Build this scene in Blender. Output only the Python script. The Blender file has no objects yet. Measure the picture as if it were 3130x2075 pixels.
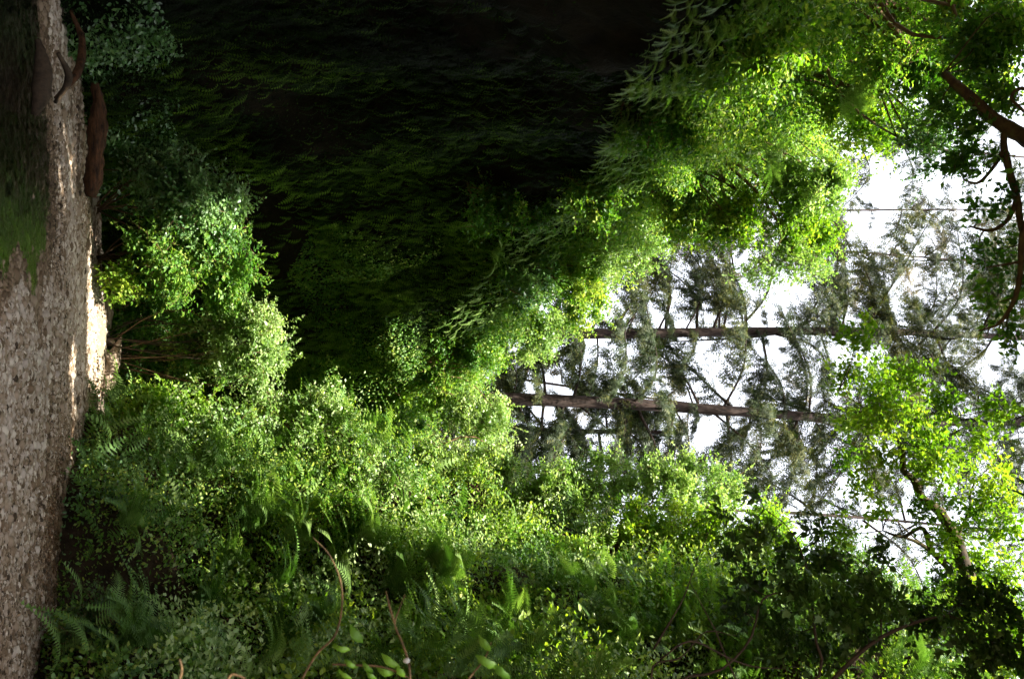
import bpy, math, random
import numpy as np
from mathutils import Vector

rng = np.random.default_rng(11)
random.seed(11)
scene = bpy.context.scene
COL = scene.collection

# ------------------------------------------------------------------ camera
F = 2782.0                      # focal length in photograph pixels (3130 wide)
CX, CY = 1565.0, 1037.5
PITCH = math.radians(21.5)
CAM = np.array([0.0, 0.0, 1.6])
FW = np.array([0.0, math.cos(PITCH), math.sin(PITCH)])
UP = np.array([0.0, -math.sin(PITCH), math.cos(PITCH)])
RT = np.array([1.0, 0.0, 0.0])
cam_d = bpy.data.cameras.new("camera")
cam_d.sensor_fit = 'HORIZONTAL'
cam_d.sensor_width = 36.0
cam_d.lens = F / 3130.0 * 36.0
cam_d.clip_end = 3000
cam_d.dof.use_dof = True
cam_d.dof.focus_distance = 21.0
cam_d.dof.aperture_fstop = 3.2
cam = bpy.data.objects.new("camera", cam_d)
COL.objects.link(cam)
# the photograph is a portrait frame lying on its side: image right is up in the world
from mathutils import Matrix
m = Matrix(((UP[0], -RT[0], -FW[0], CAM[0]),
            (UP[1], -RT[1], -FW[1], CAM[1]),
            (UP[2], -RT[2], -FW[2], CAM[2]),
            (0, 0, 0, 1)))
cam.matrix_world = m
scene.camera = cam

def P(px, py, d):
    """world point at depth d (m) seen at photograph pixel px, py"""
    return CAM + d * (FW + (px - CX) / F * UP + (py - CY) / F * RT)

def PY(px, py, Y):
    k = FW[1] + (px - CX) / F * UP[1]
    return P(px, py, Y / k)

def G(px, py, z=0.0):
    k = FW[2] + (px - CX) / F * UP[2]
    return P(px, py, (z - CAM[2]) / k)

# ------------------------------------------------------------------ light
SUN_AZ = np.array([-0.05, -0.999])
SUN_AZ /= np.linalg.norm(SUN_AZ)
SUN_EL = math.radians(56)
SUNV = np.array([SUN_AZ[0] * math.cos(SUN_EL), SUN_AZ[1] * math.cos(SUN_EL), math.sin(SUN_EL)])
world = bpy.data.worlds.new("World")
scene.world = world
world.use_nodes = True
nt = world.node_tree
nt.nodes.clear()
sky = nt.nodes.new('ShaderNodeTexSky')
sky.sky_type = 'NISHITA'
sky.sun_disc = False
sky.sun_elevation = SUN_EL
sky.sun_rotation = math.atan2(SUN_AZ[0], SUN_AZ[1])
sky.dust_density = 4.0
sky.air_density = 1.0
sky.ozone_density = 1.0
mixw = nt.nodes.new('ShaderNodeMix')
mixw.data_type = 'RGBA'
mixw.inputs['Factor'].default_value = 0.45
mixw.inputs[7].default_value = (11.8, 11.9, 12.3, 1)      # thin bright coastal overcast in front of the blue
bg = nt.nodes.new('ShaderNodeBackground')
bg.inputs['Strength'].default_value = 0.088
wo = nt.nodes.new('ShaderNodeOutputWorld')
nt.links.new(sky.outputs[0], mixw.inputs[6])
nt.links.new(mixw.outputs[2], bg.inputs[0])
nt.links.new(bg.outputs[0], wo.inputs[0])

sun_d = bpy.data.lights.new("sun", 'SUN')
sun_d.energy = 5.0
sun_d.angle = math.radians(0.5)
sun_d.color = (1.0, 0.95, 0.82)
sun = bpy.data.objects.new("sun", sun_d)
COL.objects.link(sun)
sun.rotation_euler = Vector(SUNV).to_track_quat('Z', 'Y').to_euler()

scene.view_settings.view_transform = 'Standard'
scene.view_settings.look = 'None'
scene.view_settings.exposure = 2.15
scene.view_settings.gamma = 1.0
scene.view_settings.use_curve_mapping = False
cy = scene.cycles
cy.max_bounces = 8
cy.diffuse_bounces = 5
cy.glossy_bounces = 2
cy.transmission_bounces = 4
cy.transparent_max_bounces = 4
cy.use_denoising = True
cy.use_adaptive_sampling = True
cy.adaptive_threshold = 0.02
cy.sample_clamp_indirect = 6.0
cy.caustics_reflective = False
cy.caustics_refractive = False

# ------------------------------------------------------------------ materials
def new_mat(name):
    m = bpy.data.materials.new(name)
    m.use_nodes = True
    n = m.node_tree
    n.nodes.clear()
    return m, n

def ramp(n, stops):
    r = n.nodes.new('ShaderNodeValToRGB')
    e = r.color_ramp.elements
    e[0].position, e[0].color = stops[0][0], (*stops[0][1], 1)
    e[1].position, e[1].color = stops[-1][0], (*stops[-1][1], 1)
    for p, c in stops[1:-1]:
        x = e.new(p)
        x.color = (*c, 1)
    return r

def leaf_mat(name, stops, trans=0.4, tcol=(1.7, 2.1, 0.7), rough=0.5, spec=0.4):
    m, n = new_mat(name)
    a = n.nodes.new('ShaderNodeAttribute')
    a.attribute_name = 'tone'
    r = ramp(n, stops)
    n.links.new(a.outputs['Fac'], r.inputs[0])
    b = n.nodes.new('ShaderNodeBsdfPrincipled')
    b.inputs['Roughness'].default_value = rough
    b.inputs['Specular IOR Level'].default_value = spec
    n.links.new(r.outputs[0], b.inputs['Base Color'])
    mu = n.nodes.new('ShaderNodeMix')
    mu.data_type = 'RGBA'
    mu.blend_type = 'MULTIPLY'
    mu.inputs['Factor'].default_value = 1.0
    mu.inputs[7].default_value = (*tcol, 1)
    n.links.new(r.outputs[0], mu.inputs[6])
    t = n.nodes.new('ShaderNodeBsdfTranslucent')
    n.links.new(mu.outputs[2], t.inputs[0])
    mx = n.nodes.new('ShaderNodeMixShader')
    mx.inputs[0].default_value = trans
    n.links.new(b.outputs[0], mx.inputs[1])
    n.links.new(t.outputs[0], mx.inputs[2])
    o = n.nodes.new('ShaderNodeOutputMaterial')
    n.links.new(mx.outputs[0], o.inputs[0])
    return m

def rough_mat(name, stops, scale=6.0, bump=0.5, stretch=(1, 1, 1), rough=0.85, detail=8, dist=0.03, spec=0.25):
    m, n = new_mat(name)
    tc = n.nodes.new('ShaderNodeTexCoord')
    mp = n.nodes.new('ShaderNodeMapping')
    mp.inputs['Scale'].default_value = stretch
    n.links.new(tc.outputs['Object'], mp.inputs[0])
    nz = n.nodes.new('ShaderNodeTexNoise')
    nz.inputs['Scale'].default_value = scale
    nz.inputs['Detail'].default_value = detail
    nz.inputs['Roughness'].default_value = 0.65
    n.links.new(mp.outputs[0], nz.inputs['Vector'])
    r = ramp(n, stops)
    n.links.new(nz.outputs['Fac'], r.inputs[0])
    b = n.nodes.new('ShaderNodeBsdfPrincipled')
    b.inputs['Roughness'].default_value = rough
    b.inputs['Specular IOR Level'].default_value = spec
    n.links.new(r.outputs[0], b.inputs['Base Color'])
    bp = n.nodes.new('ShaderNodeBump')
    bp.inputs['Strength'].default_value = bump
    bp.inputs['Distance'].default_value = dist
    n.links.new(nz.outputs['Fac'], bp.inputs['Height'])
    n.links.new(bp.outputs[0], b.inputs['Normal'])
    o = n.nodes.new('ShaderNodeOutputMaterial')
    n.links.new(b.outputs[0], o.inputs[0])
    return m

M = {}
M['leaf'] = leaf_mat('shrub_leaf', [(0.0, (0.018, 0.062, 0.008)), (0.45, (0.052, 0.150, 0.014)), (0.8, (0.135, 0.260, 0.032)), (1.0, (0.32, 0.39, 0.08))], trans=0.42, tcol=(1.6, 1.7, 0.6))
M['leaf_blue'] = leaf_mat('cool_leaf', [(0.0, (0.020, 0.062, 0.016)), (0.5, (0.058, 0.145, 0.036)), (1.0, (0.17, 0.28, 0.10))], trans=0.3, rough=0.36, spec=0.7, tcol=(1.6, 1.8, 0.7))
M['leaf_pale'] = leaf_mat('pale_leaf', [(0.0, (0.075, 0.150, 0.030)), (0.5, (0.160, 0.270, 0.070)), (1.0, (0.38, 0.47, 0.20))], trans=0.42, rough=0.42, spec=0.6, tcol=(1.5, 1.6, 0.7))  # on the far central shrubs this paleness stands in for haze
M['leaf_lime'] = leaf_mat('lime_leaf', [(0.0, (0.064, 0.160, 0.012)), (0.5, (0.135, 0.255, 0.020)), (1.0, (0.31, 0.38, 0.05))], trans=0.48, tcol=(1.6, 1.7, 0.6))
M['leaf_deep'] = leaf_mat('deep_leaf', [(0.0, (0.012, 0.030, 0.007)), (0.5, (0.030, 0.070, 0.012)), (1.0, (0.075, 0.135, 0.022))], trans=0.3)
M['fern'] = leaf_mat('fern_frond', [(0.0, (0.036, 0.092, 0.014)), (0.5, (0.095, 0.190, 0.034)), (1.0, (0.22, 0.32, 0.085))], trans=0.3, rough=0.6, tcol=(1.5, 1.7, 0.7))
M['cliff_fern'] = leaf_mat('cliff_fern_frond', [(0.0, (0.0018, 0.0045, 0.0005)), (0.5, (0.010, 0.025, 0.002)), (1.0, (0.09, 0.165, 0.014))], trans=0.3, rough=0.75, spec=0.15)  # near-black low tones paint in cliff shade, top tones the lit band
M['needle'] = leaf_mat('conifer_needle', [(0.0, (0.007, 0.016, 0.004)), (0.55, (0.022, 0.042, 0.007)), (1.0, (0.13, 0.13, 0.025))], trans=0.22, tcol=(1.4, 1.5, 0.7), rough=0.6)
M['needle_dry'] = leaf_mat('tan_conifer_needle', [(0.0, (0.025, 0.032, 0.012)), (0.5, (0.065, 0.065, 0.026)), (1.0, (0.26, 0.21, 0.10))], trans=0.25, tcol=(1.4, 1.4, 0.8), rough=0.6)
M['moss'] = leaf_mat('ground_moss', [(0.0, (0.045, 0.080, 0.008)), (0.6, (0.13, 0.17, 0.018)), (1.0, (0.30, 0.27, 0.03))], trans=0.3)
M['duff'] = leaf_mat('dry_leaf_litter', [(0.0, (0.06, 0.032, 0.014)), (0.6, (0.17, 0.09, 0.04)), (1.0, (0.42, 0.29, 0.18))], trans=0.15, tcol=(1.2, 1, 0.8))
M['bark'] = rough_mat('redwood_bark', [(0.3, (0.010, 0.007, 0.006)), (0.7, (0.042, 0.025, 0.019))], scale=5, stretch=(2.5, 2.5, 0.35), bump=0.9, dist=0.06)
M['twig'] = rough_mat('brown_twig', [(0.3, (0.06, 0.034, 0.018)), (0.7, (0.20, 0.12, 0.06))], scale=14, bump=0.4)
M['neartwig'] = rough_mat('tan_twig_bark', [(0.35, (0.030, 0.018, 0.008)), (0.65, (0.115, 0.070, 0.028))], scale=30, bump=0.8, dist=.01)
M['darktwig'] = rough_mat('dark_twig', [(0.3, (0.018, 0.012, 0.008)), (0.7, (0.065, 0.042, 0.024))], scale=14, bump=0.4)
M['limb'] = rough_mat('mossy_limb', [(0.35, (0.028, 0.018, 0.010)), (0.52, (0.07, 0.048, 0.018)), (0.7, (0.09, 0.10, 0.025))], scale=7, bump=0.8)
M['driftwood'] = rough_mat('bleached_driftwood', [(0.3, (0.16, 0.11, 0.075)), (0.7, (0.40, 0.31, 0.23))], scale=5, stretch=(0.5, 5, 5), bump=0.9, dist=0.05)
M['redlog'] = rough_mat('wet_brown_log', [(0.35, (0.008, 0.004, 0.002)), (0.65, (0.10, 0.042, 0.016))], scale=4, stretch=(0.6, 4, 4), bump=0.8, dist=0.05)
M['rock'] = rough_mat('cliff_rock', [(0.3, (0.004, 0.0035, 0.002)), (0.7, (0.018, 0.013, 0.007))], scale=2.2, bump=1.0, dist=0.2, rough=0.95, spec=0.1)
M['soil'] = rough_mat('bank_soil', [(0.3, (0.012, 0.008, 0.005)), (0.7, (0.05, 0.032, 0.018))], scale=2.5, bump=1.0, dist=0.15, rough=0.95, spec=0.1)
M['sand'] = rough_mat('pale_sand', [(0.3, (0.15, 0.12, 0.083)), (0.7, (0.27, 0.22, 0.16))], scale=9, bump=0.6, dist=0.03)
M['stone'] = rough_mat('pale_stone', [(0.3, (0.16, 0.15, 0.14)), (0.55, (0.34, 0.33, 0.31)), (0.75, (0.55, 0.53, 0.50))], scale=9, bump=0.9, dist=0.03)

# gravel: vertex tone picks the stone colour
def pebble_mat():
    m, n = new_mat('river_pebble')
    a = n.nodes.new('ShaderNodeAttribute')
    a.attribute_name = 'tone'
    r = ramp(n, [(0.0, (0.035, 0.020, 0.009)), (0.3, (0.145, 0.094, 0.054)), (0.55, (0.28, 0.208, 0.146)), (0.78, (0.36, 0.30, 0.25)), (1.0, (0.50, 0.43, 0.35))])
    n.links.new(a.outputs['Fac'], r.inputs[0])
    b = n.nodes.new('ShaderNodeBsdfPrincipled')
    b.inputs['Roughness'].default_value = 0.7
    b.inputs['Specular IOR Level'].default_value = 0.3
    n.links.new(r.outputs[0], b.inputs['Base Color'])
    o = n.nodes.new('ShaderNodeOutputMaterial')
    n.links.new(b.outputs[0], o.inputs[0])
    return m
M['pebble'] = pebble_mat()

def gravel_mat():
    m, n = new_mat('gravel_bed')
    tc = n.nodes.new('ShaderNodeTexCoord')
    v = n.nodes.new('ShaderNodeTexVoronoi')
    v.inputs['Scale'].default_value = 16
    v.inputs['Randomness'].default_value = 1
    n.links.new(tc.outputs['Object'], v.inputs['Vector'])
    sep = n.nodes.new('ShaderNodeSeparateColor')
    n.links.new(v.outputs['Color'], sep.inputs[0])
    r = ramp(n, [(0.0, (0.04, 0.027, 0.017)), (0.4, (0.11, 0.08, 0.055)), (1.0, (0.24, 0.20, 0.155))])
    n.links.new(sep.outputs[0], r.inputs[0])
    nz = n.nodes.new('ShaderNodeTexNoise')
    nz.inputs['Scale'].default_value = 0.5
    nz.inputs['Detail'].default_value = 5
    n.links.new(tc.outputs['Object'], nz.inputs['Vector'])
    r2 = ramp(n, [(0.35, (0.55, 0.50, 0.45)), (0.65, (1.0, 1.0, 1.0))])
    n.links.new(nz.outputs['Fac'], r2.inputs[0])
    mu = n.nodes.new('ShaderNodeMix')
    mu.data_type = 'RGBA'
    mu.blend_type = 'MULTIPLY'
    mu.inputs['Factor'].default_value = 1
    n.links.new(r.outputs[0], mu.inputs[6])
    n.links.new(r2.outputs[0], mu.inputs[7])
    b = n.nodes.new('ShaderNodeBsdfPrincipled')
    b.inputs['Roughness'].default_value = 0.8
    n.links.new(mu.outputs[2], b.inputs['Base Color'])
    bp = n.nodes.new('ShaderNodeBump')
    bp.inputs['Strength'].default_value = 0.8
    bp.inputs['Distance'].default_value = 0.03
    bp.invert = True
    n.links.new(v.outputs['Distance'], bp.inputs['Height'])
    n.links.new(bp.outputs[0], b.inputs['Normal'])
    o = n.nodes.new('ShaderNodeOutputMaterial')
    n.links.new(b.outputs[0], o.inputs[0])
    return m
M['gravel'] = gravel_mat()

def water_mat():
    m, n = new_mat('shallow_water')
    tc = n.nodes.new('ShaderNodeTexCoord')
    nz = n.nodes.new('ShaderNodeTexNoise')
    nz.inputs['Scale'].default_value = 9
    nz.inputs['Detail'].default_value = 5
    n.links.new(tc.outputs['Object'], nz.inputs['Vector'])
    bp = n.nodes.new('ShaderNodeBump')
    bp.inputs['Strength'].default_value = 0.4
    bp.inputs['Distance'].default_value = 0.05
    n.links.new(nz.outputs['Fac'], bp.inputs['Height'])
    b = n.nodes.new('ShaderNodeBsdfPrincipled')
    b.inputs['Base Color'].default_value = (0.75, 0.85, 0.8, 1)
    b.inputs['Roughness'].default_value = 0.05
    b.inputs['IOR'].default_value = 1.33
    b.inputs['Transmission Weight'].default_value = 1.0
    n.links.new(bp.outputs[0], b.inputs['Normal'])
    o = n.nodes.new('ShaderNodeOutputMaterial')
    n.links.new(b.outputs[0], o.inputs[0])
    return m
M['water'] = water_mat()

# ------------------------------------------------------------------ helpers
def unit(v):
    v = np.asarray(v, float)
    return v / np.maximum(np.linalg.norm(v, axis=-1, keepdims=True), 1e-9)

def mesh_obj(name, V, T, mat, parent=None, tone=None, smooth=False):
    """one mesh object out of vertex and face (tri or quad) arrays"""
    V = np.asarray(V, np.float32)
    T = np.asarray(T, np.int32)
    k = T.shape[1]
    org = np.zeros(3, np.float32)
    me = bpy.data.meshes.new(name)
    me.vertices.add(len(V))
    me.vertices.foreach_set('co', (V - org).ravel())
    me.loops.add(T.size)
    me.loops.foreach_set('vertex_index', T.ravel())
    me.polygons.add(len(T))
    me.polygons.foreach_set('loop_start', np.arange(0, T.size, k, dtype=np.int32))
    me.polygons.foreach_set('loop_total', np.full(len(T), k, np.int32))
    if smooth:
        me.polygons.foreach_set('use_smooth', np.ones(len(T), bool))
    if tone is not None:
        at = me.attributes.new('tone', 'FLOAT', 'POINT')
        at.data.foreach_set('value', np.asarray(tone, np.float32))
    me.update(calc_edges=True)
    me.materials.append(M[mat])
    o = bpy.data.objects.new(name, me)
    COL.objects.link(o)
    if parent is not None:
        o.parent = parent
        o.matrix_parent_inverse = parent.matrix_world.inverted()
    return o

def tag(o, label=None, cat=None, group=None, kind=None):
    if label: o['label'] = label
    if cat: o['category'] = cat
    if group: o['group'] = group
    if kind: o['kind'] = kind
    return o

def root(name, loc, label, cat, group=None):
    o = bpy.data.objects.new(name, None)
    o.empty_display_size = 0.3
    COL.objects.link(o)
    o.location = [float(x) for x in loc]
    o.matrix_world = Matrix.Translation(Vector([float(x) for x in loc]))
    return tag(o, label, cat, group)

class MB:
    def __init__(s):
        s.V, s.T, s.tn, s.n = [], [], [], 0
    def add(s, V, T, tone=None):
        V = np.asarray(V, float).reshape(-1, 3)
        s.V.append(V); s.T.append(np.asarray(T) + s.n)
        s.tn.append(np.full(len(V), 0.5) if tone is None else np.broadcast_to(tone, (len(V),)))
        s.n += len(V)
    def obj(s, name, mat, parent=None, smooth=False):
        return mesh_obj(name, np.vstack(s.V), np.vstack(s.T), mat, parent, np.concatenate(s.tn), smooth)

def tube(mb, pts, rad, sides=6, jitter=0.0):
    pts = np.asarray(pts, float)
    n = len(pts)
    rad = np.broadcast_to(rad, (n,)).astype(float)
    tan = unit(np.gradient(pts, axis=0))
    a = np.array([0.0, 0, 1.0]) if abs(tan[0][2]) < 0.9 else np.array([1.0, 0, 0])
    V = []
    side = unit(np.cross(tan[0], a))
    for i in range(n):
        side = unit(side - tan[i] * np.dot(side, tan[i]))
        up = np.cross(side, tan[i])
        th = np.arange(sides) * 2 * math.pi / sides
        rr = rad[i] * (1 + jitter * rng.uniform(-1, 1, sides))
        V.append(pts[i] + (np.cos(th) * rr)[:, None] * side + (np.sin(th) * rr)[:, None] * up)
    V = np.vstack(V)
    Q = []
    for i in range(n - 1):
        for j in range(sides):
            k = (j + 1) % sides
            a0, b0, c0, d0 = i * sides + j, i * sides + k, (i + 1) * sides + k, (i + 1) * sides + j
            Q += [(a0, b0, c0), (a0, c0, d0)]
    # caps
    for i0, flip in ((0, True), ((n - 1) * sides, False)):
        for j in range(1, sides - 1):
            t = (i0, i0 + j, i0 + j + 1)
            Q.append(t[::-1] if flip else t)
    mb.add(V, Q)

def spline(pts, n):
    """smooth curve through the control points"""
    pts = np.asarray(pts, float)
    if len(pts) < 3:
        t = np.linspace(0, 1, n)[:, None]
        return pts[0] * (1 - t) + pts[-1] * t
    P0 = np.vstack([2 * pts[0] - pts[1], pts, 2 * pts[-1] - pts[-2]])
    out = []
    for u in np.linspace(0, len(pts) - 1.0001, n):
        i = int(u); t = u - i
        a, b, c, d = P0[i], P0[i + 1], P0[i + 2], P0[i + 3]
        out.append(0.5 * ((2 * b) + (-a + c) * t + (2 * a - 5 * b + 4 * c - d) * t * t + (-a + 3 * b - 3 * c + d) * t ** 3))
    return np.array(out)

# leaf shapes: x along the leaf, y across, z out of its face
def T_leaf4():
    V = np.array([(0, 0, 0), (0.45, 0.30, 0.06), (1, 0, -0.08), (0.45, -0.30, 0.06)])
    return V, np.array([(0, 1, 2), (0, 2, 3)])
def T_leaf6():
    V = np.array([(0, 0, 0), (0.30, 0.30, 0.07), (0.68, 0.24, 0.03), (1, 0, -0.10), (0.68, -0.24, 0.03), (0.30, -0.30, 0.07)])
    return V, np.array([(0, 1, 2), (0, 2, 3), (0, 3, 4), (0, 4, 5)])
def T_maple():
    r = [(0, 0.10), (38, 0.62), (58, 0.36), (80, 0.80), (100, 0.45)]
    pts = [(0.0, 0.0)]
    # five lobes, drawn as an outline round the leaf's middle
    ang = [-150, -118, -92, -68, -48, -26, 0, 26, 48, 68, 92, 118, 150]
    rad = [0.30, 0.52, 0.30, 0.60, 0.34, 0.40, 0.72, 0.40, 0.34, 0.60, 0.30, 0.52, 0.30]
    V = [(0.42, 0, 0)]
    for a, q in zip(ang, rad):
        V.append((0.42 + q * math.cos(math.radians(a)) * 0.9, q * math.sin(math.radians(a)) * 0.9, -0.12 * q))
    T = [(0, i, i + 1) for i in range(1, 13)] + [(0, 13, 1)]
    return np.array(V), np.array(T)
def T_spray(k=5):
    V, T = [], []
    def tri(a, b, c):
        i = len(V); V.extend([a, b, c]); T.append((i, i + 1, i + 2))
    tri((0, -0.02, 0), (0, 0.02, 0), (1, 0, -0.04))
    for i in range(k):
        x = 0.08 + 0.78 * i / k
        L = 0.34 * (1 - 0.55 * i / k)
        for s in (-1, 1):
            tri((x, 0, 0), (x + 0.10, 0, 0), (x + L * 0.75, s * L, -0.05))
    return np.array(V), np.array(T)
def T_frond(k=11, droop=0.35, wid=0.16):
    """arching pinnate frond"""
    V, T = [], []
    def cen(t): return (t, 0, 0.22 * math.sin(t * 2.6) - droop * t * t)
    for i in range(6):
        a, b = cen(i / 6), cen((i + 1) / 6)
        j = len(V)
        V.extend([(a[0], -0.008, a[2]), (a[0], 0.008, a[2]), (b[0], 0, b[2])]); T.append((j, j + 1, j + 2))
    for i in range(k):
        t = 0.12 + 0.86 * i / k
        L = wid * math.sin(min(1.0, (t + 0.12)) * math.pi * 0.88 + 0.12) + 0.015
        c = cen(t); c2 = cen(t + 0.86 / k * 0.72)
        for s in (-1, 1):
            j = len(V)
            tx = t + L * 0.30
            V.extend([(c[0], 0, c[2]), (c2[0], 0, c2[2]), (tx + 0.02, s * L, c[2] - 0.25 * L)])
            T.append((j, j + 1, j + 2))
    return np.array(V), np.array(T)
TPL = {'leaf4': T_leaf4(), 'leaf6': T_leaf6(), 'maple': T_maple(), 'spray': T_spray(), 'spray3': T_spray(3),
       'frond': T_frond(11), 'frond_fine': T_frond(24, 0.5, 0.15), 'frond_hang': T_frond(9, 0.6, 0.20)}

def place(tpl, pos, axis, nrm, size, tone):
    """copies of a leaf shape as arrays"""
    V0, T0 = TPL[tpl]
    n = len(pos)
    A = unit(axis)
    N = unit(nrm - A * np.sum(nrm * A, 1, keepdims=True))
    B = np.cross(N, A)
    s = np.broadcast_to(size, (n,))[:, None, None]
    V = pos[:, None, :] + s * (V0[None, :, 0:1] * A[:, None, :] + V0[None, :, 1:2] * B[:, None, :] + V0[None, :, 2:3] * N[:, None, :])
    T = T0[None] + (np.arange(n) * len(V0))[:, None, None]
    return V.reshape(-1, 3), T.reshape(-1, 3), np.repeat(tone, len(V0))

def sphere_pts(n):
    return unit(rng.normal(size=(n, 3)))

def vnoise(p, seed=0):
    """cheap smooth 3-D noise, about -1..1"""
    p = np.asarray(p, float)
    r = np.random.default_rng(seed)
    out = np.zeros(p.shape[:-1])
    for k in range(7):
        w = r.normal(size=3); w = w / np.linalg.norm(w) * r.uniform(0.6, 1.7)
        out += np.sin(p @ w + r.uniform(0, 6.28) + 1.3 * np.sin(p @ np.roll(w, 1) * 0.9 + k))
    return out / 3.2

# ------------------------------------------------------------------ ground of the canyon
CREEK = [G(-40, -60), G(30, 120), G(85, 200), G(118, 320), G(122, 430), G(60, 550), G(-20, 640)]
CREEKW = [1.6, 1.5, 1.6, 2.3, 2.6, 1.8, 1.2]
RIVULET = [G(170, 1080), G(160, 1250), G(150, 1400), G(128, 1500), G(112, 1600), G(98, 1690), G(70, 1800)]
def dist_poly(p, pts, wid):
    best = np.full(p.shape[:-1], 9e9)
    pts = spline(np.array(pts)[:, :2], 30) if False else np.array(pts)[:, :2]
    for i in range(len(pts) - 1):
        a, b = pts[i], pts[i + 1]
        ab = b - a
        t = np.clip(((p - a) @ ab) / (ab @ ab), 0, 1)
        w = wid[i] * (1 - t) + wid[i + 1] * t
        d = np.linalg.norm(p - (a + t[..., None] * ab), axis=-1) / w
        best = np.minimum(best, d)
    return best
BAR = G(272, 1045)
def ground_h(x, y):
    p = np.stack([x, y], -1)
    p3 = np.stack([x, y, 0 * x], -1)
    h = 0.03 * vnoise(p3 * 0.9, 3) + 0.012 * vnoise(p3 * 3.1, 4)
    d = dist_poly(p, CREEK, CREEKW) + 0.18 * vnoise(p3 * 1.6, 5)
    h = h - 0.20 * np.clip(1.25 - d, 0, 1) ** 0.7
    d = dist_poly(p, RIVULET, [0.28] * 7) + 0.25 * vnoise(p3 * 2.6, 6)
    h = h - 0.09 * np.clip(1.4 - d, 0, 1)
    # low sand bar against the far bend
    r = ((x - BAR[0]) / 1.75) ** 2 + ((y - BAR[1] - 1.6) / 1.7) ** 2
    h = h + 0.34 * np.exp(-r * r)
    return h
def grid_obj(name, xs, ys, zf, mat):
    X, Y = np.meshgrid(xs, ys)
    Z = zf(X, Y)
    V = np.stack([X, Y, Z], -1).reshape(-1, 3)
    nx, ny = len(xs), len(ys)
    i = np.arange(nx * ny).reshape(ny, nx)
    Q = np.stack([i[:-1, :-1], i[:-1, 1:], i[1:, 1:], i[1:, :-1]], -1).reshape(-1, 4)
    return mesh_obj(name, V, Q, mat, smooth=True)
xs = np.concatenate([[-400, -120, -40, -16], np.linspace(-10, 10, 200), [16, 40, 120, 400]])
ys = np.concatenate([[-400, -120, -30, 0], np.linspace(6, 40, 320), [48, 70, 140, 400]])
tag(grid_obj('ground', xs, ys, ground_h, 'gravel'), kind='structure')
a_, r_ = np.meshgrid(np.linspace(0, 2 * math.pi, 97)[:-1], np.linspace(0, 1, 40))
rr_ = r_ * (1 + 0.12 * np.sin(3 * a_ + 1) + 0.07 * np.sin(7 * a_))
sx_, sy_ = BAR[0] + 1.7 * rr_ * np.cos(a_), BAR[1] + 1.6 + 1.7 * rr_ * np.sin(a_)
V_ = np.stack([sx_, sy_, ground_h(sx_, sy_) + 0.03 * (1 - r_ ** 6) - 0.012], -1).reshape(-1, 3)
i_ = np.arange(40 * 96).reshape(40, 96); j_ = np.roll(i_, -1, axis=1)
tag(mesh_obj('sand_bar', V_, np.stack([i_[:-1], i_[1:], j_[1:], j_[:-1]], -1).reshape(-1, 4), 'sand', smooth=True), kind='structure')
def ripple(x, y):
    p = np.stack([x, y, 0 * x], -1)
    q = p * np.array([1.0, .7, 1])
    return 0.008 * vnoise(q * 9, 301) + 0.005 * vnoise(q * 17, 302) + 0.003 * vnoise(q * 34, 303)
wx = np.linspace(-9, -0.5, 330); wy = np.linspace(8, 21, 460)
tag(grid_obj('creek_water', wx, wy, lambda x, y: ripple(x, y) - 0.075, 'water'), kind='structure')
wx = np.linspace(0.5, 6.5, 50); wy = np.linspace(13, 22, 60)
tag(grid_obj('rivulet_water', wx, wy, lambda x, y: 0 * x - 0.062, 'water'), kind='structure')

# ------------------------------------------------------------------ canyon sides
def loft(cols, nu, nv, bump, seed):
    """surface through columns, each a list of points from foot to back edge"""
    cols = np.array(cols, float)                        # ncol, npt, 3
    prof = np.array([spline(c, nv) for c in cols])      # ncol, nv, 3
    S = np.stack([spline(prof[:, j], nu) for j in range(nv)], 1)   # nu, nv, 3
    du = np.gradient(S, axis=0); dv = np.gradient(S, axis=1)
    N = unit(np.cross(du, dv))
    h = vnoise(S * 0.55, seed) * bump + vnoise(S * 1.5, seed + 1) * bump * 0.45 + vnoise(S * 4.0, seed + 2) * bump * 0.16
    return S, N, h
def loft_obj(name, S, mat):
    nu, nv = S.shape[:2]
    i = np.arange(nu * nv).reshape(nu, nv)
    Q = np.stack([i[:-1, :-1], i[1:, :-1], i[1:, 1:], i[:-1, 1:]], -1).reshape(-1, 4)
    return mesh_obj(name, S.reshape(-1, 3), Q, mat, smooth=True)

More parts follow.
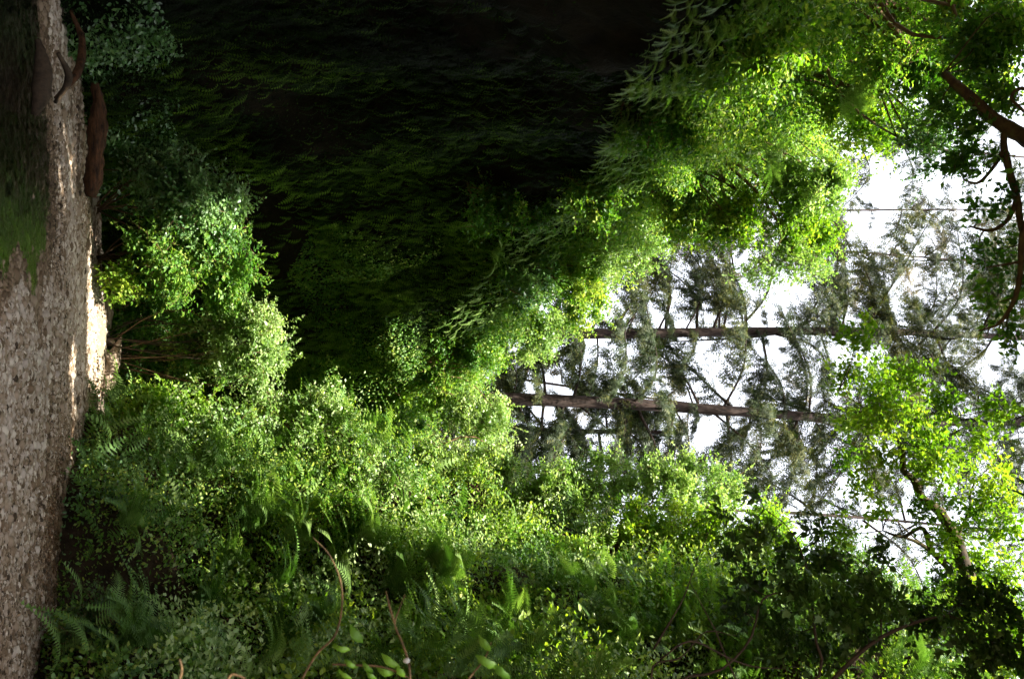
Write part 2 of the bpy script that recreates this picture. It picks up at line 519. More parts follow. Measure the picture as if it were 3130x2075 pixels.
def ccol(b, e, k, rec=0.5):
    b, e, k = map(np.array, (b, e, k))
    b = np.array([b[0], b[1], -0.3])
    m1 = b * 0.66 + e * 0.34 + np.array([-rec, rec * 0.4, 0]); m2 = b * 0.3 + e * 0.7 + np.array([-rec * 0.4, rec * 0.3, 0])
    m1[2] = b[2] * .66 + e[2] * .34
    return [b, m1, m2, e, e * 0.6 + k * 0.4 + np.array([0, 0, 0.6]), k]
CL = [ccol((-8.4, -8), (-6.4, -8, 9), (-15, -8, 13)),
      ccol((-7.9, 0), (-5.9, 0, 9), (-15, 0, 13)),
      ccol((-7.4, 7), (-5.4, 6.5, 9), (-14, 7, 13)),
      ccol((-7.1, 14), (-5.0, 11.6, 9.3), (-11, 14, 18)),
      ccol((-6.7, 20), (-4.8, 16.8, 11.3), (-9.5, 20, 21)),
      ccol((-5.9, 25), (-4.5, 21.2, 13.0), (-8.5, 26, 23.5)),
      ccol((-4.6, 30.2), (-3.0, 25.0, 12.6), (-6.5, 31, 22)),
      ccol((-1.8, 34.0), (-0.3, 28.7, 10.4), (-3.2, 36, 17)),
      ccol((0.6, 35.6), (1.3, 30.5, 8.4), (.6, 38, 14.5)),
      ccol((2.6, 37.0), (2.9, 32.6, 5.9), (3.4, 40, 11.5)),
      ccol((4.4, 38.5), (4.5, 35.4, 4.2), (8, 45, 8)),
      ccol((9, 40), (9.5, 39, 3.6), (13, 48, 8))]
LS, LN, lh = loft(CL, 300, 110, 0.42, 21)
# normals should face the canyon
if np.mean(LN[:, 40, 0]) < 0: LN = -LN
LS = LS + LN * lh[..., None]
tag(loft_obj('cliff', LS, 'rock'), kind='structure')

def bcol(b, m_, t, k):
    return [np.array([b[0], b[1], -0.3]), np.array(m_, float), np.array(t, float), np.array(k, float)]
CR = [bcol((7.6, -6), (8.4, -6, 6), (9.5, -6, 16), (15, -6, 21)),
      bcol((6.0, 5), (7.2, 5, 6), (8.6, 6, 17), (13, 6, 23)),
      bcol((4.8, 12.6), (6.0, 13.2, 6), (7.4, 14, 17), (12, 15, 24)),
      bcol((3.5, 18), (5.0, 18.6, 6), (6.9, 20, 17.5), (12, 21, 24)),
      bcol((2.15, 23), (4.0, 24.2, 6), (6.2, 25.5, 16.5), (11, 27, 21)),
      bcol((2.7, 27), (4.2, 28.2, 6), (5.8, 29.2, 12.0), (11, 32, 16)),
      bcol((4.3, 31), (5.8, 32.2, 5.0), (7.6, 33.5, 9.5), (13, 37, 12)),
      bcol((7, 35), (8.6, 36, 4.0), (11, 38, 8.5), (15, 42, 11))]
RS, RN, rh = loft(CR, 240, 110, 0.8, 31)
if np.mean(RN[:, 40, 0]) > 0: RN = -RN
RS = RS + RN * rh[..., None]
# hollows pressed into the bank, cleared of leaves to deepen its dark pockets
HOLLOWS = []
for px_, py_, r_, dp_ in ((640, 1660, .75, .9), (690, 1935, .8, .9), (480, 1790, .5, .5), (1590, 1950, .45, .6), (1960, 1715, .8, .8), (880, 1540, .45, .6), (330, 1800, .5, .5), (1130, 2000, .4, .5)):
    q_ = RS.reshape(-1, 3) - CAM
    d_ = q_ @ FW
    e_ = np.hypot(CX + F * (q_ @ UP) / np.maximum(d_, .1) - px_, CY + F * (q_ @ RT) / np.maximum(d_, .1) - py_) + np.where(d_ < 8, 1e6, 0)
    c_ = np.argsort(e_)[:10]
    HOLLOWS.append((RS.reshape(-1, 3)[c_[np.argmin(d_[c_])]].copy(), r_, dp_))
for c_, r_, dp_ in HOLLOWS:
    g_ = np.exp(-(np.linalg.norm((RS - c_) / np.array([1, 1.3, .9]), axis=-1) / r_) ** 2)
    RS = RS - RN * (dp_ * g_)[..., None]
def hollow(p):
    k = np.zeros(len(p))
    for c_, r_, dp_ in HOLLOWS:
        k = np.maximum(k, np.exp(-(np.linalg.norm((p - c_) / np.array([1, 1.3, .9]), axis=-1) / (r_ * 1.15)) ** 4))
    return rng.random(len(p)) < k * .93
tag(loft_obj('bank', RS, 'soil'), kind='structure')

# forest ground beyond the canyon
def far_h(x, y):
    return 2.2 + 9.5 * (1 - np.exp(-np.clip(y - 38, 0, 400) / 12.0)) + 0.5 * vnoise(np.stack([x, y, 0 * x], -1) * 0.3, 9) - 3.5 * np.clip(38 - y, 0, 2) / 2
tag(grid_obj('hill', np.concatenate([np.linspace(-60, 60, 70)]), np.concatenate([np.linspace(36.5, 90, 50), [130, 200, 380]]), far_h, 'soil'), kind='structure')

def surf_sample(S, N, n, u=(0, 1), v=(0, 1), weight=None):
    nu, nv = S.shape[:2]
    du = np.linalg.norm(np.diff(S, axis=0), axis=-1)[:, :-1]
    dv = np.linalg.norm(np.diff(S, axis=1), axis=-1)[:-1]
    A = du * dv
    uu = (np.arange(nu - 1) + .5) / (nu - 1); vv = (np.arange(nv - 1) + .5) / (nv - 1)
    A = A * ((uu >= u[0]) & (uu <= u[1]))[:, None] * ((vv >= v[0]) & (vv <= v[1]))[None]
    if weight is not None:
        A = A * weight(S[:-1, :-1])
    A = A.ravel() / A.sum()
    c = rng.choice(len(A), size=n, p=A)
    i, j = c // (nv - 1), c % (nv - 1)
    a, b = rng.random((2, n, 1))
    p = (S[i, j] * (1 - a) * (1 - b) + S[i + 1, j] * a * (1 - b) + S[i, j + 1] * (1 - a) * b + S[i + 1, j + 1] * a * b)
    return p, N[i, j], vv[j]

def in_frame(p, pad=260):
    q = p - CAM
    d = q @ FW
    px = CX + F * (q @ UP) / np.maximum(d, .1); py = CY + F * (q @ RT) / np.maximum(d, .1)
    return (d > 1) & (px > -pad) & (px < 3130 + pad) & (py > -pad) & (py < 2075 + pad), px, py, d

# ------------------------------------------------------------------ pebbles (nobody could count them)
def pebbles():
    n = 300000
    a_ = np.arange(6) * math.pi / 3
    V0 = np.vstack([np.stack([np.cos(a_), np.sin(a_), -0.55 + 0 * a_], -1), np.stack([.82 * np.cos(a_ + .5), .82 * np.sin(a_ + .5), 0.42 + 0 * a_], -1), [(0, 0, .8)]])
    T = []
    for q in range(6):
        r_ = (q + 1) % 6
        T += [(q, r_, 6 + q), (r_, 6 + r_, 6 + q), (6 + q, 6 + r_, 12)]
    T = np.array(T)
    x = rng.uniform(-8.2, 6.2, n); y = 11 + 21 * rng.random(n) ** 1.15
    ok = in_frame(np.stack([x, y, 0 * x], -1), 60)[0]
    x, y = x[ok], y[ok]
    n = len(x)
    h = ground_h(x, y)
    z3 = np.stack([x, y, 0 * x], -1)
    patch = vnoise(z3 * 0.7, 44)
    s = np.exp(rng.normal(np.log(0.0175), 0.45, n)) * (1 + 0.2 * patch)
    s = np.clip(s, 0.009, 0.11)
    s *= 1 + 0.035 * (y - 11)
    sc = s[:, None] * np.stack([rng.uniform(.8, 1.3, n), rng.uniform(.7, 1.1, n), rng.uniform(.45, .8, n)], -1)
    th = rng.uniform(0, 6.28, n); c, sn = np.cos(th), np.sin(th)
    bar0 = np.exp(-(((x - BAR[0]) / 1.75) ** 2 + ((y - BAR[1] - 1.6) / 1.7) ** 2))
    V = V0[None] * sc[:, None] * (1 + rng.uniform(-.18, .18, (n, 13, 1)))
    X = V[..., 0] * c[:, None] - V[..., 1] * sn[:, None]; Y = V[..., 0] * sn[:, None] + V[..., 1] * c[:, None]
    h = np.where(bar0 > .45, h - s * (0.3 + .7 * (rng.random(n) < .8)), h)
    V = np.stack([X + x[:, None], Y + y[:, None], V[..., 2] + (h + s * 0.25)[:, None]], -1)
    reddish = np.exp(-(((x - 3.6) / 1.2) ** 2 + ((y - 17.8) / 2.6) ** 2))
    bar = np.exp(-(((x - BAR[0]) / 1.8) ** 2 + ((y - BAR[1] - 1.2) / 2.0) ** 2))
    tone = np.clip(0.50 + 0.25 * rng.normal(size=n) + 0.14 * patch - 0.32 * reddish + 0.12 * bar, 0, 1)
    tone = np.where(h < -0.05, tone * 0.5, tone)
    return V.reshape(-1, 3), (T[None] + (np.arange(n) * 13)[:, None, None]).reshape(-1, 3), np.repeat(tone, 13)
V, T, t = pebbles()
tag(mesh_obj('gravel', V, T, 'pebble', tone=t, smooth=True), kind='stuff')

def litter():
    n = 26000
    c = G(185, 1640)
    x = c[0] + rng.normal(size=n) * 1.0; y = c[1] + rng.normal(size=n) * 2.2
    z = ground_h(x, y) + .02 + .01 * rng.random(n)
    p = np.stack([x, y, z], -1)
    mb = MB()
    mb.add(*place('leaf4', p, rng.normal(size=(n, 3)) * [1, 1, .3], np.array([0, 0, 1.0]) + rng.normal(size=(n, 3)) * .35, rng.uniform(.02, .06, n), np.clip(.4 + .2 * rng.normal(size=n), 0, 1)))
    tag(mb.obj('fallen_leaves', 'duff'), kind='stuff')
litter()
# ------------------------------------------------------------------ fern curtain on the cliff
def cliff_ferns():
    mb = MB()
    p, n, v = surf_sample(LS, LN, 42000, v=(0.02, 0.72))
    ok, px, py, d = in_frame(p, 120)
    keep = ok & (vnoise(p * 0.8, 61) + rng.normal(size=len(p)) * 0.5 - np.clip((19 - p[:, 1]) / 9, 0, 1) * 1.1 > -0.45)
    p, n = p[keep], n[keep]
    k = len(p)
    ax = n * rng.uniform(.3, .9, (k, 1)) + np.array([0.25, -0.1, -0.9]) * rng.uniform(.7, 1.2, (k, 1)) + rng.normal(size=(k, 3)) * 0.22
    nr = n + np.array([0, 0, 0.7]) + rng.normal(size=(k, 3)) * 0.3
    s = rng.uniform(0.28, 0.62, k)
    tone = np.clip(0.30 + 0.25 * vnoise(p * 1.1, 62) + 0.2 * rng.normal(size=k) + 0.55 * np.clip((p[:, 1] - 19) / 7, 0, 1) - .1, 0, 1)  # tone rises toward the far end: light painted into the fronds
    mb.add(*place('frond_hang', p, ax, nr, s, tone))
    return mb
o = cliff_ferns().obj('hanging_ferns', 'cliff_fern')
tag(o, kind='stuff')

def rim_ferns():
    mb = MB()
    p, n, v = surf_sample(LS, LN, 16000, u=(0.05, 0.62), v=(0.56, 0.85))
    keep = in_frame(p, 120)[0] & (vnoise(p * 0.7, 64) + rng.normal(size=len(p)) * 0.4 > -0.3)
    p, n = p[keep], n[keep]
    k = len(p)
    ax = n * rng.uniform(.5, 1.2, (k, 1)) + np.array([0.25, -0.25, -0.6]) * rng.uniform(.3, 1.2, (k, 1)) + rng.normal(size=(k, 3)) * 0.3
    mb.add(*place('frond_fine', p + n * .2, ax, n + np.array([0, 0, 0.9]) + rng.normal(size=(k, 3)) * 0.3, rng.uniform(0.28, 0.6, k), np.clip(0.75 + 0.25 * rng.normal(size=k), 0, 1)))
    tag(mb.obj('rim_fern_fronds', 'fern'), kind='stuff')
rim_ferns()
# leafy carpet on a surface
def carpet(name, mat, S, N, n, size, u=(0, 1), v=(0, 1), thick=0.35, tpl='leaf4', tone0=0.5, seed=70, thresh=-9, droop=0.0, pad=150, weight=None):
    p, nn, vv = surf_sample(S, N, n, u, v, weight)
    ok = in_frame(p, pad)[0] & (vnoise(p * 0.75, seed) + rng.normal(size=n) * 0.25 > thresh)
    if name.startswith('bank'):
        ok &= ~hollow(p)
    p, nn = p[ok], nn[ok]
    k = len(p)
    # gather the leaves into tufts
    tuft = vnoise(p * 2.3, seed + 1)
    out = nn * 0.75 + np.array([0, 0, 0.65])
    p = p + unit(out) * ((0.35 + 0.65 * rng.random((k, 1))) * thick * (1 + 1.1 * tuft[:, None] + .6 * vnoise(p * 1.1, seed + 2)[:, None]).clip(.08, 2.6))
    ax = rng.normal(size=(k, 3)) * 0.8 + nn * 0.7 + np.array([0, 0, -droop])
    nr = np.array([-0.3, -0.55, 0.85]) + nn * 0.35 + rng.normal(size=(k, 3)) * 0.42
    s = size * rng.uniform(0.55, 1.35, k)
    tone = np.clip(tone0 + 0.16 * tuft + 0.18 * rng.normal(size=k), 0, 1)
    V, T, t = place(tpl, p, ax, nr, s, tone)
    return tag(mesh_obj(name, V, T, mat, tone=t), kind='stuff')

carpet('cliff_top_undergrowth', 'leaf', LS, LN, 420000, 0.10, v=(0.60, 0.99), thick=0.9, tone0=0.66, seed=71, droop=.3)
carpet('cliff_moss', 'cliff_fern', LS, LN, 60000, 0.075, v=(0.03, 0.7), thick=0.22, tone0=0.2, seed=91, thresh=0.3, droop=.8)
carpet('cliff_face_leaves', 'leaf', LS, LN, 60000, 0.09, u=(.55, 1), v=(0.30, 0.68), thick=0.4, tone0=0.6, seed=93, thresh=-.1, droop=.8)
carpet('cliff_foot_undergrowth', 'leaf_blue', LS, LN, 16000, 0.10, u=(0.3, 1), v=(0.0, 0.10), thick=0.4, tone0=0.4, seed=73)
carpet('cliff_end_undergrowth', 'leaf', LS, LN, 90000, 0.10, u=(0.70, 1), v=(0.15, 0.70), thick=0.6, tone0=0.6, seed=72, thresh=-.2)
carpet('bank_undergrowth', 'leaf', RS, RN, 330000, 0.085, v=(0.02, 0.92), thick=0.6, tone0=0.76, seed=75, thresh=-.5)
carpet('bank_brambles', 'leaf_pale', RS, RN, 240000, 0.095, v=(0.06, 0.92), thick=0.85, tone0=0.7, seed=175, thresh=0.1)
carpet('bank_creepers', 'leaf_blue', RS, RN, 150000, 0.075, v=(0.0, 0.9), thick=0.5, tone0=0.6, seed=275, thresh=0.1, tpl='leaf6')
carpet('bank_nettles', 'leaf_lime', RS, RN, 130000, 0.11, v=(0.15, 0.9), thick=0.8, tone0=0.6, seed=375, thresh=0.0, tpl='leaf6')
def bank_ferns():
    mb = MB()
    p, n, v = surf_sample(RS, RN, 8000, v=(0.02, 0.6))
    keep = in_frame(p, 120)[0] & (vnoise(p * 0.6, 163) + rng.normal(size=len(p)) * 0.3 > -0.1) & ~hollow(p)
    p, n = p[keep], n[keep]
    k = len(p)
    ax = n * rng.uniform(.5, 1.2, (k, 1)) + np.array([-.1, -.2, 0.15]) + rng.normal(size=(k, 3)) * 0.5
    nr = np.array([0, 0, 1.0]) + rng.normal(size=(k, 3)) * 0.3 + n * .3
    pp, sz, tn = p + n * rng.uniform(.2, .8, (k, 1)), rng.uniform(0.6, 1.2, k), np.clip(0.5 + 0.25 * rng.normal(size=k), 0, 1)
    a_ = p[:, 1] > 17.5
    b_ = ~a_
    mb.add(*place('frond', pp[a_][::2], ax[a_][::2], nr[a_][::2], sz[a_][::2], tn[a_][::2]))
    mb.add(*place('frond_fine', pp[b_], ax[b_], nr[b_], sz[b_], tn[b_]))
    tag(mb.obj('bank_fern_fronds', 'fern'), kind='stuff')
bank_ferns()
carpet('bank_clover', 'moss', RS, RN, 160000, 0.045, v=(0.02, 0.5), thick=0.16, tone0=0.55, seed=78, thresh=0.05)
carpet('bank_leaf_litter', 'duff', RS, RN, 60000, 0.08, v=(0.02, 0.98), thick=0.05, tone0=0.45, seed=81, thresh=0.35)

# ------------------------------------------------------------------ leafy plants
def twig_leaves(mb, wood, cen, rad, n, size, tpl='leaf4', tone0=0.5, droop=0.25, flat=0.9, per=9, spread=1.0, up=0.35, tw=0.006, woodf=0.35):
    """a clump: twigs run out from its middle, leaves sit along them"""
    cen = np.asarray(cen, float)
    rad = np.broadcast_to(np.asarray(rad, float), (3,))
    nt_ = max(4, int(n / per))
    d = sphere_pts(nt_) + np.array([0, 0, up])
    d = unit(d)
    L = rng.uniform(0.35, 0.75, nt_)
    st = cen + sphere_pts(nt_) * rad * (rng.random((nt_, 1)) ** 0.55) * 0.62
    dd = d * rad * L[:, None] * spread
    en = st + dd
    k = nt_ * per
    t = np.tile((np.arange(per) + 0.8) / per, nt_) + rng.uniform(-.05, .05, k)
    ti = np.repeat(np.arange(nt_), per)
    p = st[ti] + dd[ti] * t[:, None] + rng.normal(size=(k, 3)) * size * 0.35
    p[:, 2] -= droop * (t ** 2) * np.linalg.norm(dd[ti], axis=1) * 0.5
    side = np.where(np.arange(k) % 2 == 0, 1, -1)[:, None]
    perp = unit(np.cross(dd[ti], np.array([0, 0, 1.0])))
    ax = unit(dd[ti]) * 0.5 + perp * side * 0.9 + rng.normal(size=(k, 3)) * 0.45 + np.array([0, 0, -droop])
    nr = np.array([-0.25, -0.5, 0.9]) * flat + rng.normal(size=(k, 3)) * 0.40
    s = size * rng.choice([.45, .7, .9, 1.15, 1.5], k)
    tt = np.clip(tone0 + 0.12 * rng.normal() + 0.10 * rng.normal(size=nt_)[ti] + 0.14 * rng.normal(size=k), 0, 1)
    mb.add(*place(tpl, p, ax, nr, s, tt))
    if wood is not None:
        m_ = rng.random(nt_) < woodf
        a, b = st[m_], en[m_]
        # twigs as thin three sided rods
        if len(a):
            w = unit(np.cross(b - a, np.array([0.3, 0.2, 1.0]))) * tw
            w2 = unit(np.cross(b - a, w)) * tw
            q = len(a)
            V = np.stack([a + w, a - w * .5 + w2 * .87, a - w * .5 - w2 * .87, b], 1).reshape(-1, 3)
            T = np.array([(0, 1, 3), (1, 2, 3), (2, 0, 3), (0, 2, 1)])[None] + (np.arange(q) * 4)[:, None, None]
            wood.add(V, T.reshape(-1, 3))

def nearest_on(S, p):
    d = np.linalg.norm(S[:, :88] - p, axis=-1)
    i = np.unravel_index(np.argmin(d + 0.0 * d), d.shape)
    return S[i]

def surf_depth(S, px, py, rad=45):
    q = S.reshape(-1, 3) - CAM
    d = q @ FW
    x = CX + F * (q @ UP) / np.maximum(d, .1); y = CY + F * (q @ RT) / np.maximum(d, .1)
    e = np.where((np.hypot(x - px, y - py) < rad) & (d > 4), d, 1e6)
    m_ = e.min()
    return None if m_ > 1e5 else m_

def bush(name, label, cat, px, py, d, ex, ey, size=0.1, mat='leaf', wood='twig', cover=4.0, clumps=None, base=None, tone0=0.5,
         tpl='leaf4', group=None, depth=0.9, stems=5, tilt=0.0, droop=0.25, trunkr=0.03, up=0.35, crad=None, woodpart='stem', flat=0.9):
    """leafy plant whose crown fills an ellipse of half extents ex (upwards) and ey (sideways) photograph pixels at depth d"""
    k = d / F
    if isinstance(base, str):
        ds = surf_depth(LS if base == 'L' else RS, px, py)
        if ds is not None:
            d = ds - 0.25 * ey * ds / F
            k = d / F
    ex, ey = ex * 1.22, ey * 1.22
    cen = P(px, py, d)
    H, W = ex * k, ey * k
    D = W * depth
    R = crad or max(0.32, 0.36 * min(H, W))
    nc = clumps or int(max(4, min(60, 2.6 * (H * W) / (R * R) + 2)))
    pts = sphere_pts(nc) * (rng.random((nc, 1)) ** 0.4)
    pts[0] = 0
    c = cen + pts * np.array([max(W - R * .8, .05), max(D - R * .8, .05), max(H - R * .8, .05)])
    c[:, 0] += tilt * (c[:, 2] - cen[2])
    if base is None:
        base = cen + np.array([0, 0.2, -H * 1.05])
    elif isinstance(base, str):
        base = nearest_on(LS if base == 'L' else RS, cen + np.array([0, 0, -H * 0.8]))
    base = np.asarray(base, float)
    rt = root(name, base, label, cat, group)
    lv, wd = MB(), MB()
    area = math.pi * (H * W)
    n = int(cover * area / (size * size * 0.33))
    n = min(n, 60000)
    for q in c:
        rr = R * rng.uniform(.6, 1.35) * np.array([1.1, 1.1, .85])
        twig_leaves(lv, wd, q, rr, n / nc, size, tpl, tone0 + 0.12 * rng.normal(), droop, up=up, flat=flat, spread=1.25)
        for _ in range(3):
            v_ = sphere_pts(1)[0] + (q - cen) / max(H, W) * 0.9 + np.array([0, -.2, .45])
            v_ = v_ / np.linalg.norm(v_)
            e_ = q + v_ * R * rng.uniform(1.2, 2.1)
            c_ = spline([q, q * .5 + e_ * .5 + np.array([0, 0, .12 * R]), e_ + np.array([0, 0, -.25 * R * rng.random()])], 8)
            tube(wd, c_, np.linspace(.008, .003, 8), 3)
            kk = int(R * 1.6 / size * 2.6)
            t_ = rng.uniform(.3, 1, kk) * 6.999
            i_ = t_.astype(int); f_ = (t_ - i_)[:, None]
            p_ = c_[i_] * (1 - f_) + c_[i_ + 1] * f_
            lv.add(*place(tpl, p_, rng.normal(size=(kk, 3)) + v_ * .8, np.array([-.1, -.3, 1.0]) + rng.normal(size=(kk, 3)) * .4, size * rng.uniform(.5, 1.2, kk),
                          np.clip(tone0 + .1 + .15 * rng.normal(size=kk), 0, 1)))
    # stems to the clumps
    order = rng.permutation(nc)[:max(stems, 2)]
    for i in order:
        e = c[i]
        m1 = base * 0.6 + e * 0.4 + np.array([0, 0, 0.10 * np.linalg.norm(e - base)]) + rng.normal(size=3) * 0.13 * np.linalg.norm(e - base)
        tube(wd, spline([base + rng.normal(size=3) * np.array([.08, .08, 0]), m1, e], 8), np.linspace(trunkr, trunkr * .3, 8), 5)
    lv.obj('foliage', mat, rt)
    wd.obj(woodpart, wood, rt, smooth=True)
    return rt

def fern_plant(name, label, pos, n, L, nrm, mat='fern', tone0=0.5, fine=True, spread=1.0, group=None):
    rt = root(name, pos, label, 'fern', group)
    mb = MB()
    th = np.arange(n) * 2.399 + rng.uniform(0, 6.28)
    el = rng.uniform(0.15, 1.1, n)
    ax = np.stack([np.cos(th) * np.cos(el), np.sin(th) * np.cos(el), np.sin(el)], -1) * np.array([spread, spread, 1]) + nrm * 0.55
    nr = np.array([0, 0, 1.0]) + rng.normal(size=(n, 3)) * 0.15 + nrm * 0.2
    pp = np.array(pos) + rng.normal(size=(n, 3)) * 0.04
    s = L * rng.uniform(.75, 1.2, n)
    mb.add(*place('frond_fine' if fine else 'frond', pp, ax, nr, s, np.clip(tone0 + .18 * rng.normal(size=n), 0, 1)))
    o = mb.obj('fronds', mat, rt)
    return rt

# ------------------------------------------------------------------ conifers
def conifer(label, base, top, r0, nb, blen, z_lo, mat='needle', spray=0.5, per=60, droop=0.30, name='conifer_tree', hang=0.6, bias=None, updown=0.0, tone0=.5, group='conifers beyond the canyon'):
    base, top = np.array(base, float), np.array(top, float)
    rt = root(name, base, label, 'conifer', group)
    tr, lv, bw = MB(), MB(), MB()
    H = top[2] - base[2]
    tt = np.linspace(0, 1, 26)
    pts = base + (top - base) * tt[:, None] + np.stack([0.20 * np.sin(tt * 8 + base[0]), 0.16 * np.cos(tt * 7), 0 * tt], -1)
    tube(tr, pts, r0 * (1 - 0.55 * tt), 12, 0.05)
    for i in range(nb):
        z = z_lo + (top[2] - 0.5 - z_lo) * ((i + rng.random()) / nb)
        f = (z - base[2]) / H
        o = base + (top - base) * f
        az = i * 2.4 + rng.uniform(-.5, .5)
        if bias is not None and rng.random() < 0.35:
            az = bias + rng.uniform(-.7, .7)
        L = blen * rng.choice([.3, .55, .8, 1.0, 1.2]) * rng.uniform(.85, 1.1)
        dr = np.array([math.cos(az), math.sin(az), 0])
        rise = rng.normal() * .22 + .14 + updown
        mid = o + dr * L * 0.45 + np.array([0, 0, L * rise * .5])
        sidev = np.array([-dr[1], dr[0], 0]) * rng.normal() * 0.15 * L
        end = o + dr * L + sidev + np.array([0, 0, L * (rise - droop)])
        c = spline([o, mid, end], 10)
        rb = max(0.012, 0.016 * L)
        tube(bw, c, np.linspace(rb, rb * .25, 10), 4)
        # secondary twigs
        n2 = max(8, int(per * L / blen / 2.6))
        t2 = rng.uniform(0.18, 1.0, n2)
        idx = np.clip((t2 * 9).astype(int), 0, 8)
        fr = (t2 * 9 - idx)[:, None]
        p2 = c[idx] * (1 - fr) + c[idx + 1] * fr
        sgn = np.where(rng.random(n2) < .5, 1, -1)[:, None]
        perp = np.cross(dr, [0, 0, 1.0])
        d2 = unit(dr * 0.6 + perp * sgn * rng.uniform(.3, 1.0, (n2, 1)) + np.array([0, 0, -hang]) * rng.uniform(.2, 1.1, (n2, 1)))
        L2 = L * rng.uniform(.12, .34, n2) * (1.15 - t2 * .5)
        w = unit(np.cross(d2, [0.1, .2, 1.0])) * 0.008
        V = np.stack([p2 + w, p2 - w, p2 + d2 * L2[:, None]], 1).reshape(-1, 3)
        bw.add(V, np.arange(n2 * 3).reshape(-1, 3))
        # needle sprays along the twigs
        k = 8
        ti = np.repeat(np.arange(n2), k)
        tq = np.tile((np.arange(k) + .5) / k, n2) + rng.uniform(-.06, .06, n2 * k)
        p3 = p2[ti] + d2[ti] * (L2[ti] * tq)[:, None] + rng.normal(size=(n2 * k, 3)) * 0.03
        a3 = d2[ti] * 0.7 + rng.normal(size=(n2 * k, 3)) * 0.45 + np.array([0, 0, -hang * 0.7])
        n3 = np.array([0, -.3, 1.0]) + rng.normal(size=(n2 * k, 3)) * 0.6
        sz = spray * rng.uniform(.5, 1.15, n2 * k) * (0.6 + 0.5 * L / blen)
        tone = np.clip(tone0 + .12 * rng.normal() + .2 * rng.normal(size=n2 * k), 0, 1)
        lv.add(*place('spray3', p3, a3, n3, sz, tone))
    tr.obj('trunk', 'bark', rt, smooth=True)
    bw.obj('boughs', 'bark', rt)
    lv.obj('crown', mat, rt)
    return rt

def ytree(label, pxa, pya, pxb, pyb, Y, r0, nb, blen, **kw):
    """conifer whose stem passes two photograph points on the vertical plane at distance Y"""
    a, b = PY(pxa, pya, Y), PY(pxb, pyb, Y)
    g = far_h(np.array(a[0]), np.array(Y * 1.0)) - 0.3
    s = (g - a[2]) / (b[2] - a[2])
    base = a + (b - a) * min(s, 0)
    base[2] = g
    top = b + (b - a) / np.linalg.norm(b - a) * kw.pop('above', 7.0)
    return conifer(label, base, top, r0, nb, blen, kw.pop('z_lo', base[2] + 4), **kw)

ytree('tall straight conifer with dark trunk in the middle of the sky gap', 2000, 1012, 3130, 1030, 42, 0.33, 110, 5.8, per=210, spray=0.50, bias=math.pi, hang=.75, z_lo=12, above=5)
ytree('reddish conifer trunk leaning gently, beside the dark straight one', 2000, 1248, 3130, 1292, 40, 0.36, 110, 5.2, per=210, spray=0.50, hang=.8, z_lo=10, above=5)
ytree('slender grey conifer just below the thick overhanging limb', 2590, 444, 3040, 472, 55, 0.16, 66, 4.0, per=90, spray=0.56, hang=.6, mat='needle', z_lo=14)
ytree('thin conifer with lavender grey trunk behind the sunlit cliff top foliage', 2630, 640, 3130, 648, 58, 0.12, 62, 4.4, per=90, spray=0.58, hang=.6, z_lo=14)
ytree('olive needled conifer with its trunk hidden by its own sunlit boughs', 2200, 760, 3130, 800, 50, 0.10, 44, 4.6, per=130, spray=0.56, mat='needle_dry', z_lo=22, tone0=.6)
ytree('dense dark conifer rising over the meeting point of cliff and bank', 1500, 1290, 2000, 1330, 45, 0.22, 46, 4.6, per=170, spray=0.56, above=2, z_lo=9, hang=.5)
ytree('bushy grey brown conifer low behind the bank shrubs', 1500, 1430, 2000, 1440, 52, 0.12, 44, 4.6, per=150, spray=0.56, mat='needle_dry', above=1, z_lo=9, tone0=.2)
ytree('spreading conifer with dark sagging boughs above the bank shrubs', 2150, 1560, 3130, 1620, 43, 0.13, 66, 5.2, per=130, spray=0.52, z_lo=12, hang=.5)
ytree('conifer with tan sunlit needles between the crooked limb and the sky', 2700, 1330, 3130, 1400, 56, 0.1, 40, 4.6, per=110, spray=0.56, mat='needle_dry', z_lo=26, tone0=.55)
ytree('far conifer showing grey through the gaps of the shaded leaves', 2200, 1850, 3130, 1930, 50, 0.14, 50, 5.5, per=120, spray=0.58, z_lo=15, mat='needle')

# ------------------------------------------------------------------ shrubs: label, px, py, d, ex, ey ...
RIM = 'leafy shrubs along the cliff top'
B = bush
# the bright thicket on the canyon floor
B('thicket_shrub', 'broad cool green shrub at the foot of the dark cliff, over the brown log', 'shrub', 580, 600, 24.5, 190, 170, .115, 'leaf_blue', base=G(290, 640), stems=10, cover=6, tone0=.7)
B('thicket_shrub', 'small dark leafed shrub tip reaching out of the shaded cliff foot', 'shrub', 520, 450, 26, 120, 80, .11, 'leaf_blue', base=G(285, 470), cover=2.6, tone0=.3, stems=4)
B('thicket_shrub', 'yellow green shrub in the thicket above the sand bar', 'shrub', 600, 800, 25, 200, 170, .115, 'leaf', base=G(292, 800), stems=9, cover=4.2, tone0=.62)
B('thicket_shrub', 'lowest lime branch of the thicket drooping toward the sand bar', 'shrub', 370, 850, 24.6, 60, 70, .11, 'leaf_lime', base=G(290, 850), cover=3.0, stems=4)
B('thicket_shrub', 'tall pale leafed shrub with bare stems behind the driftwood stump', 'shrub', 740, 1040, 26, 150, 160, .10, 'leaf_pale', 'darktwig', base=G(283, 1040), stems=9, cover=5, tone0=.5, trunkr=.02)
B('thicket_shrub', 'dark leafy shrub low behind the sand bar between thicket and cliff', 'shrub', 420, 960, 27.5, 120, 190, .10, 'leaf', base=G(287, 960), stems=7, cover=5, tone0=.4, trunkr=.02)
B('thicket_shrub', 'outermost pale branch tips of the thicket against the black cliff', 'shrub', 800, 1080, 25, 66, 130, .10, 'leaf_pale', base=G(283, 1090), stems=8, cover=2.6, tone0=.55, trunkr=.02)
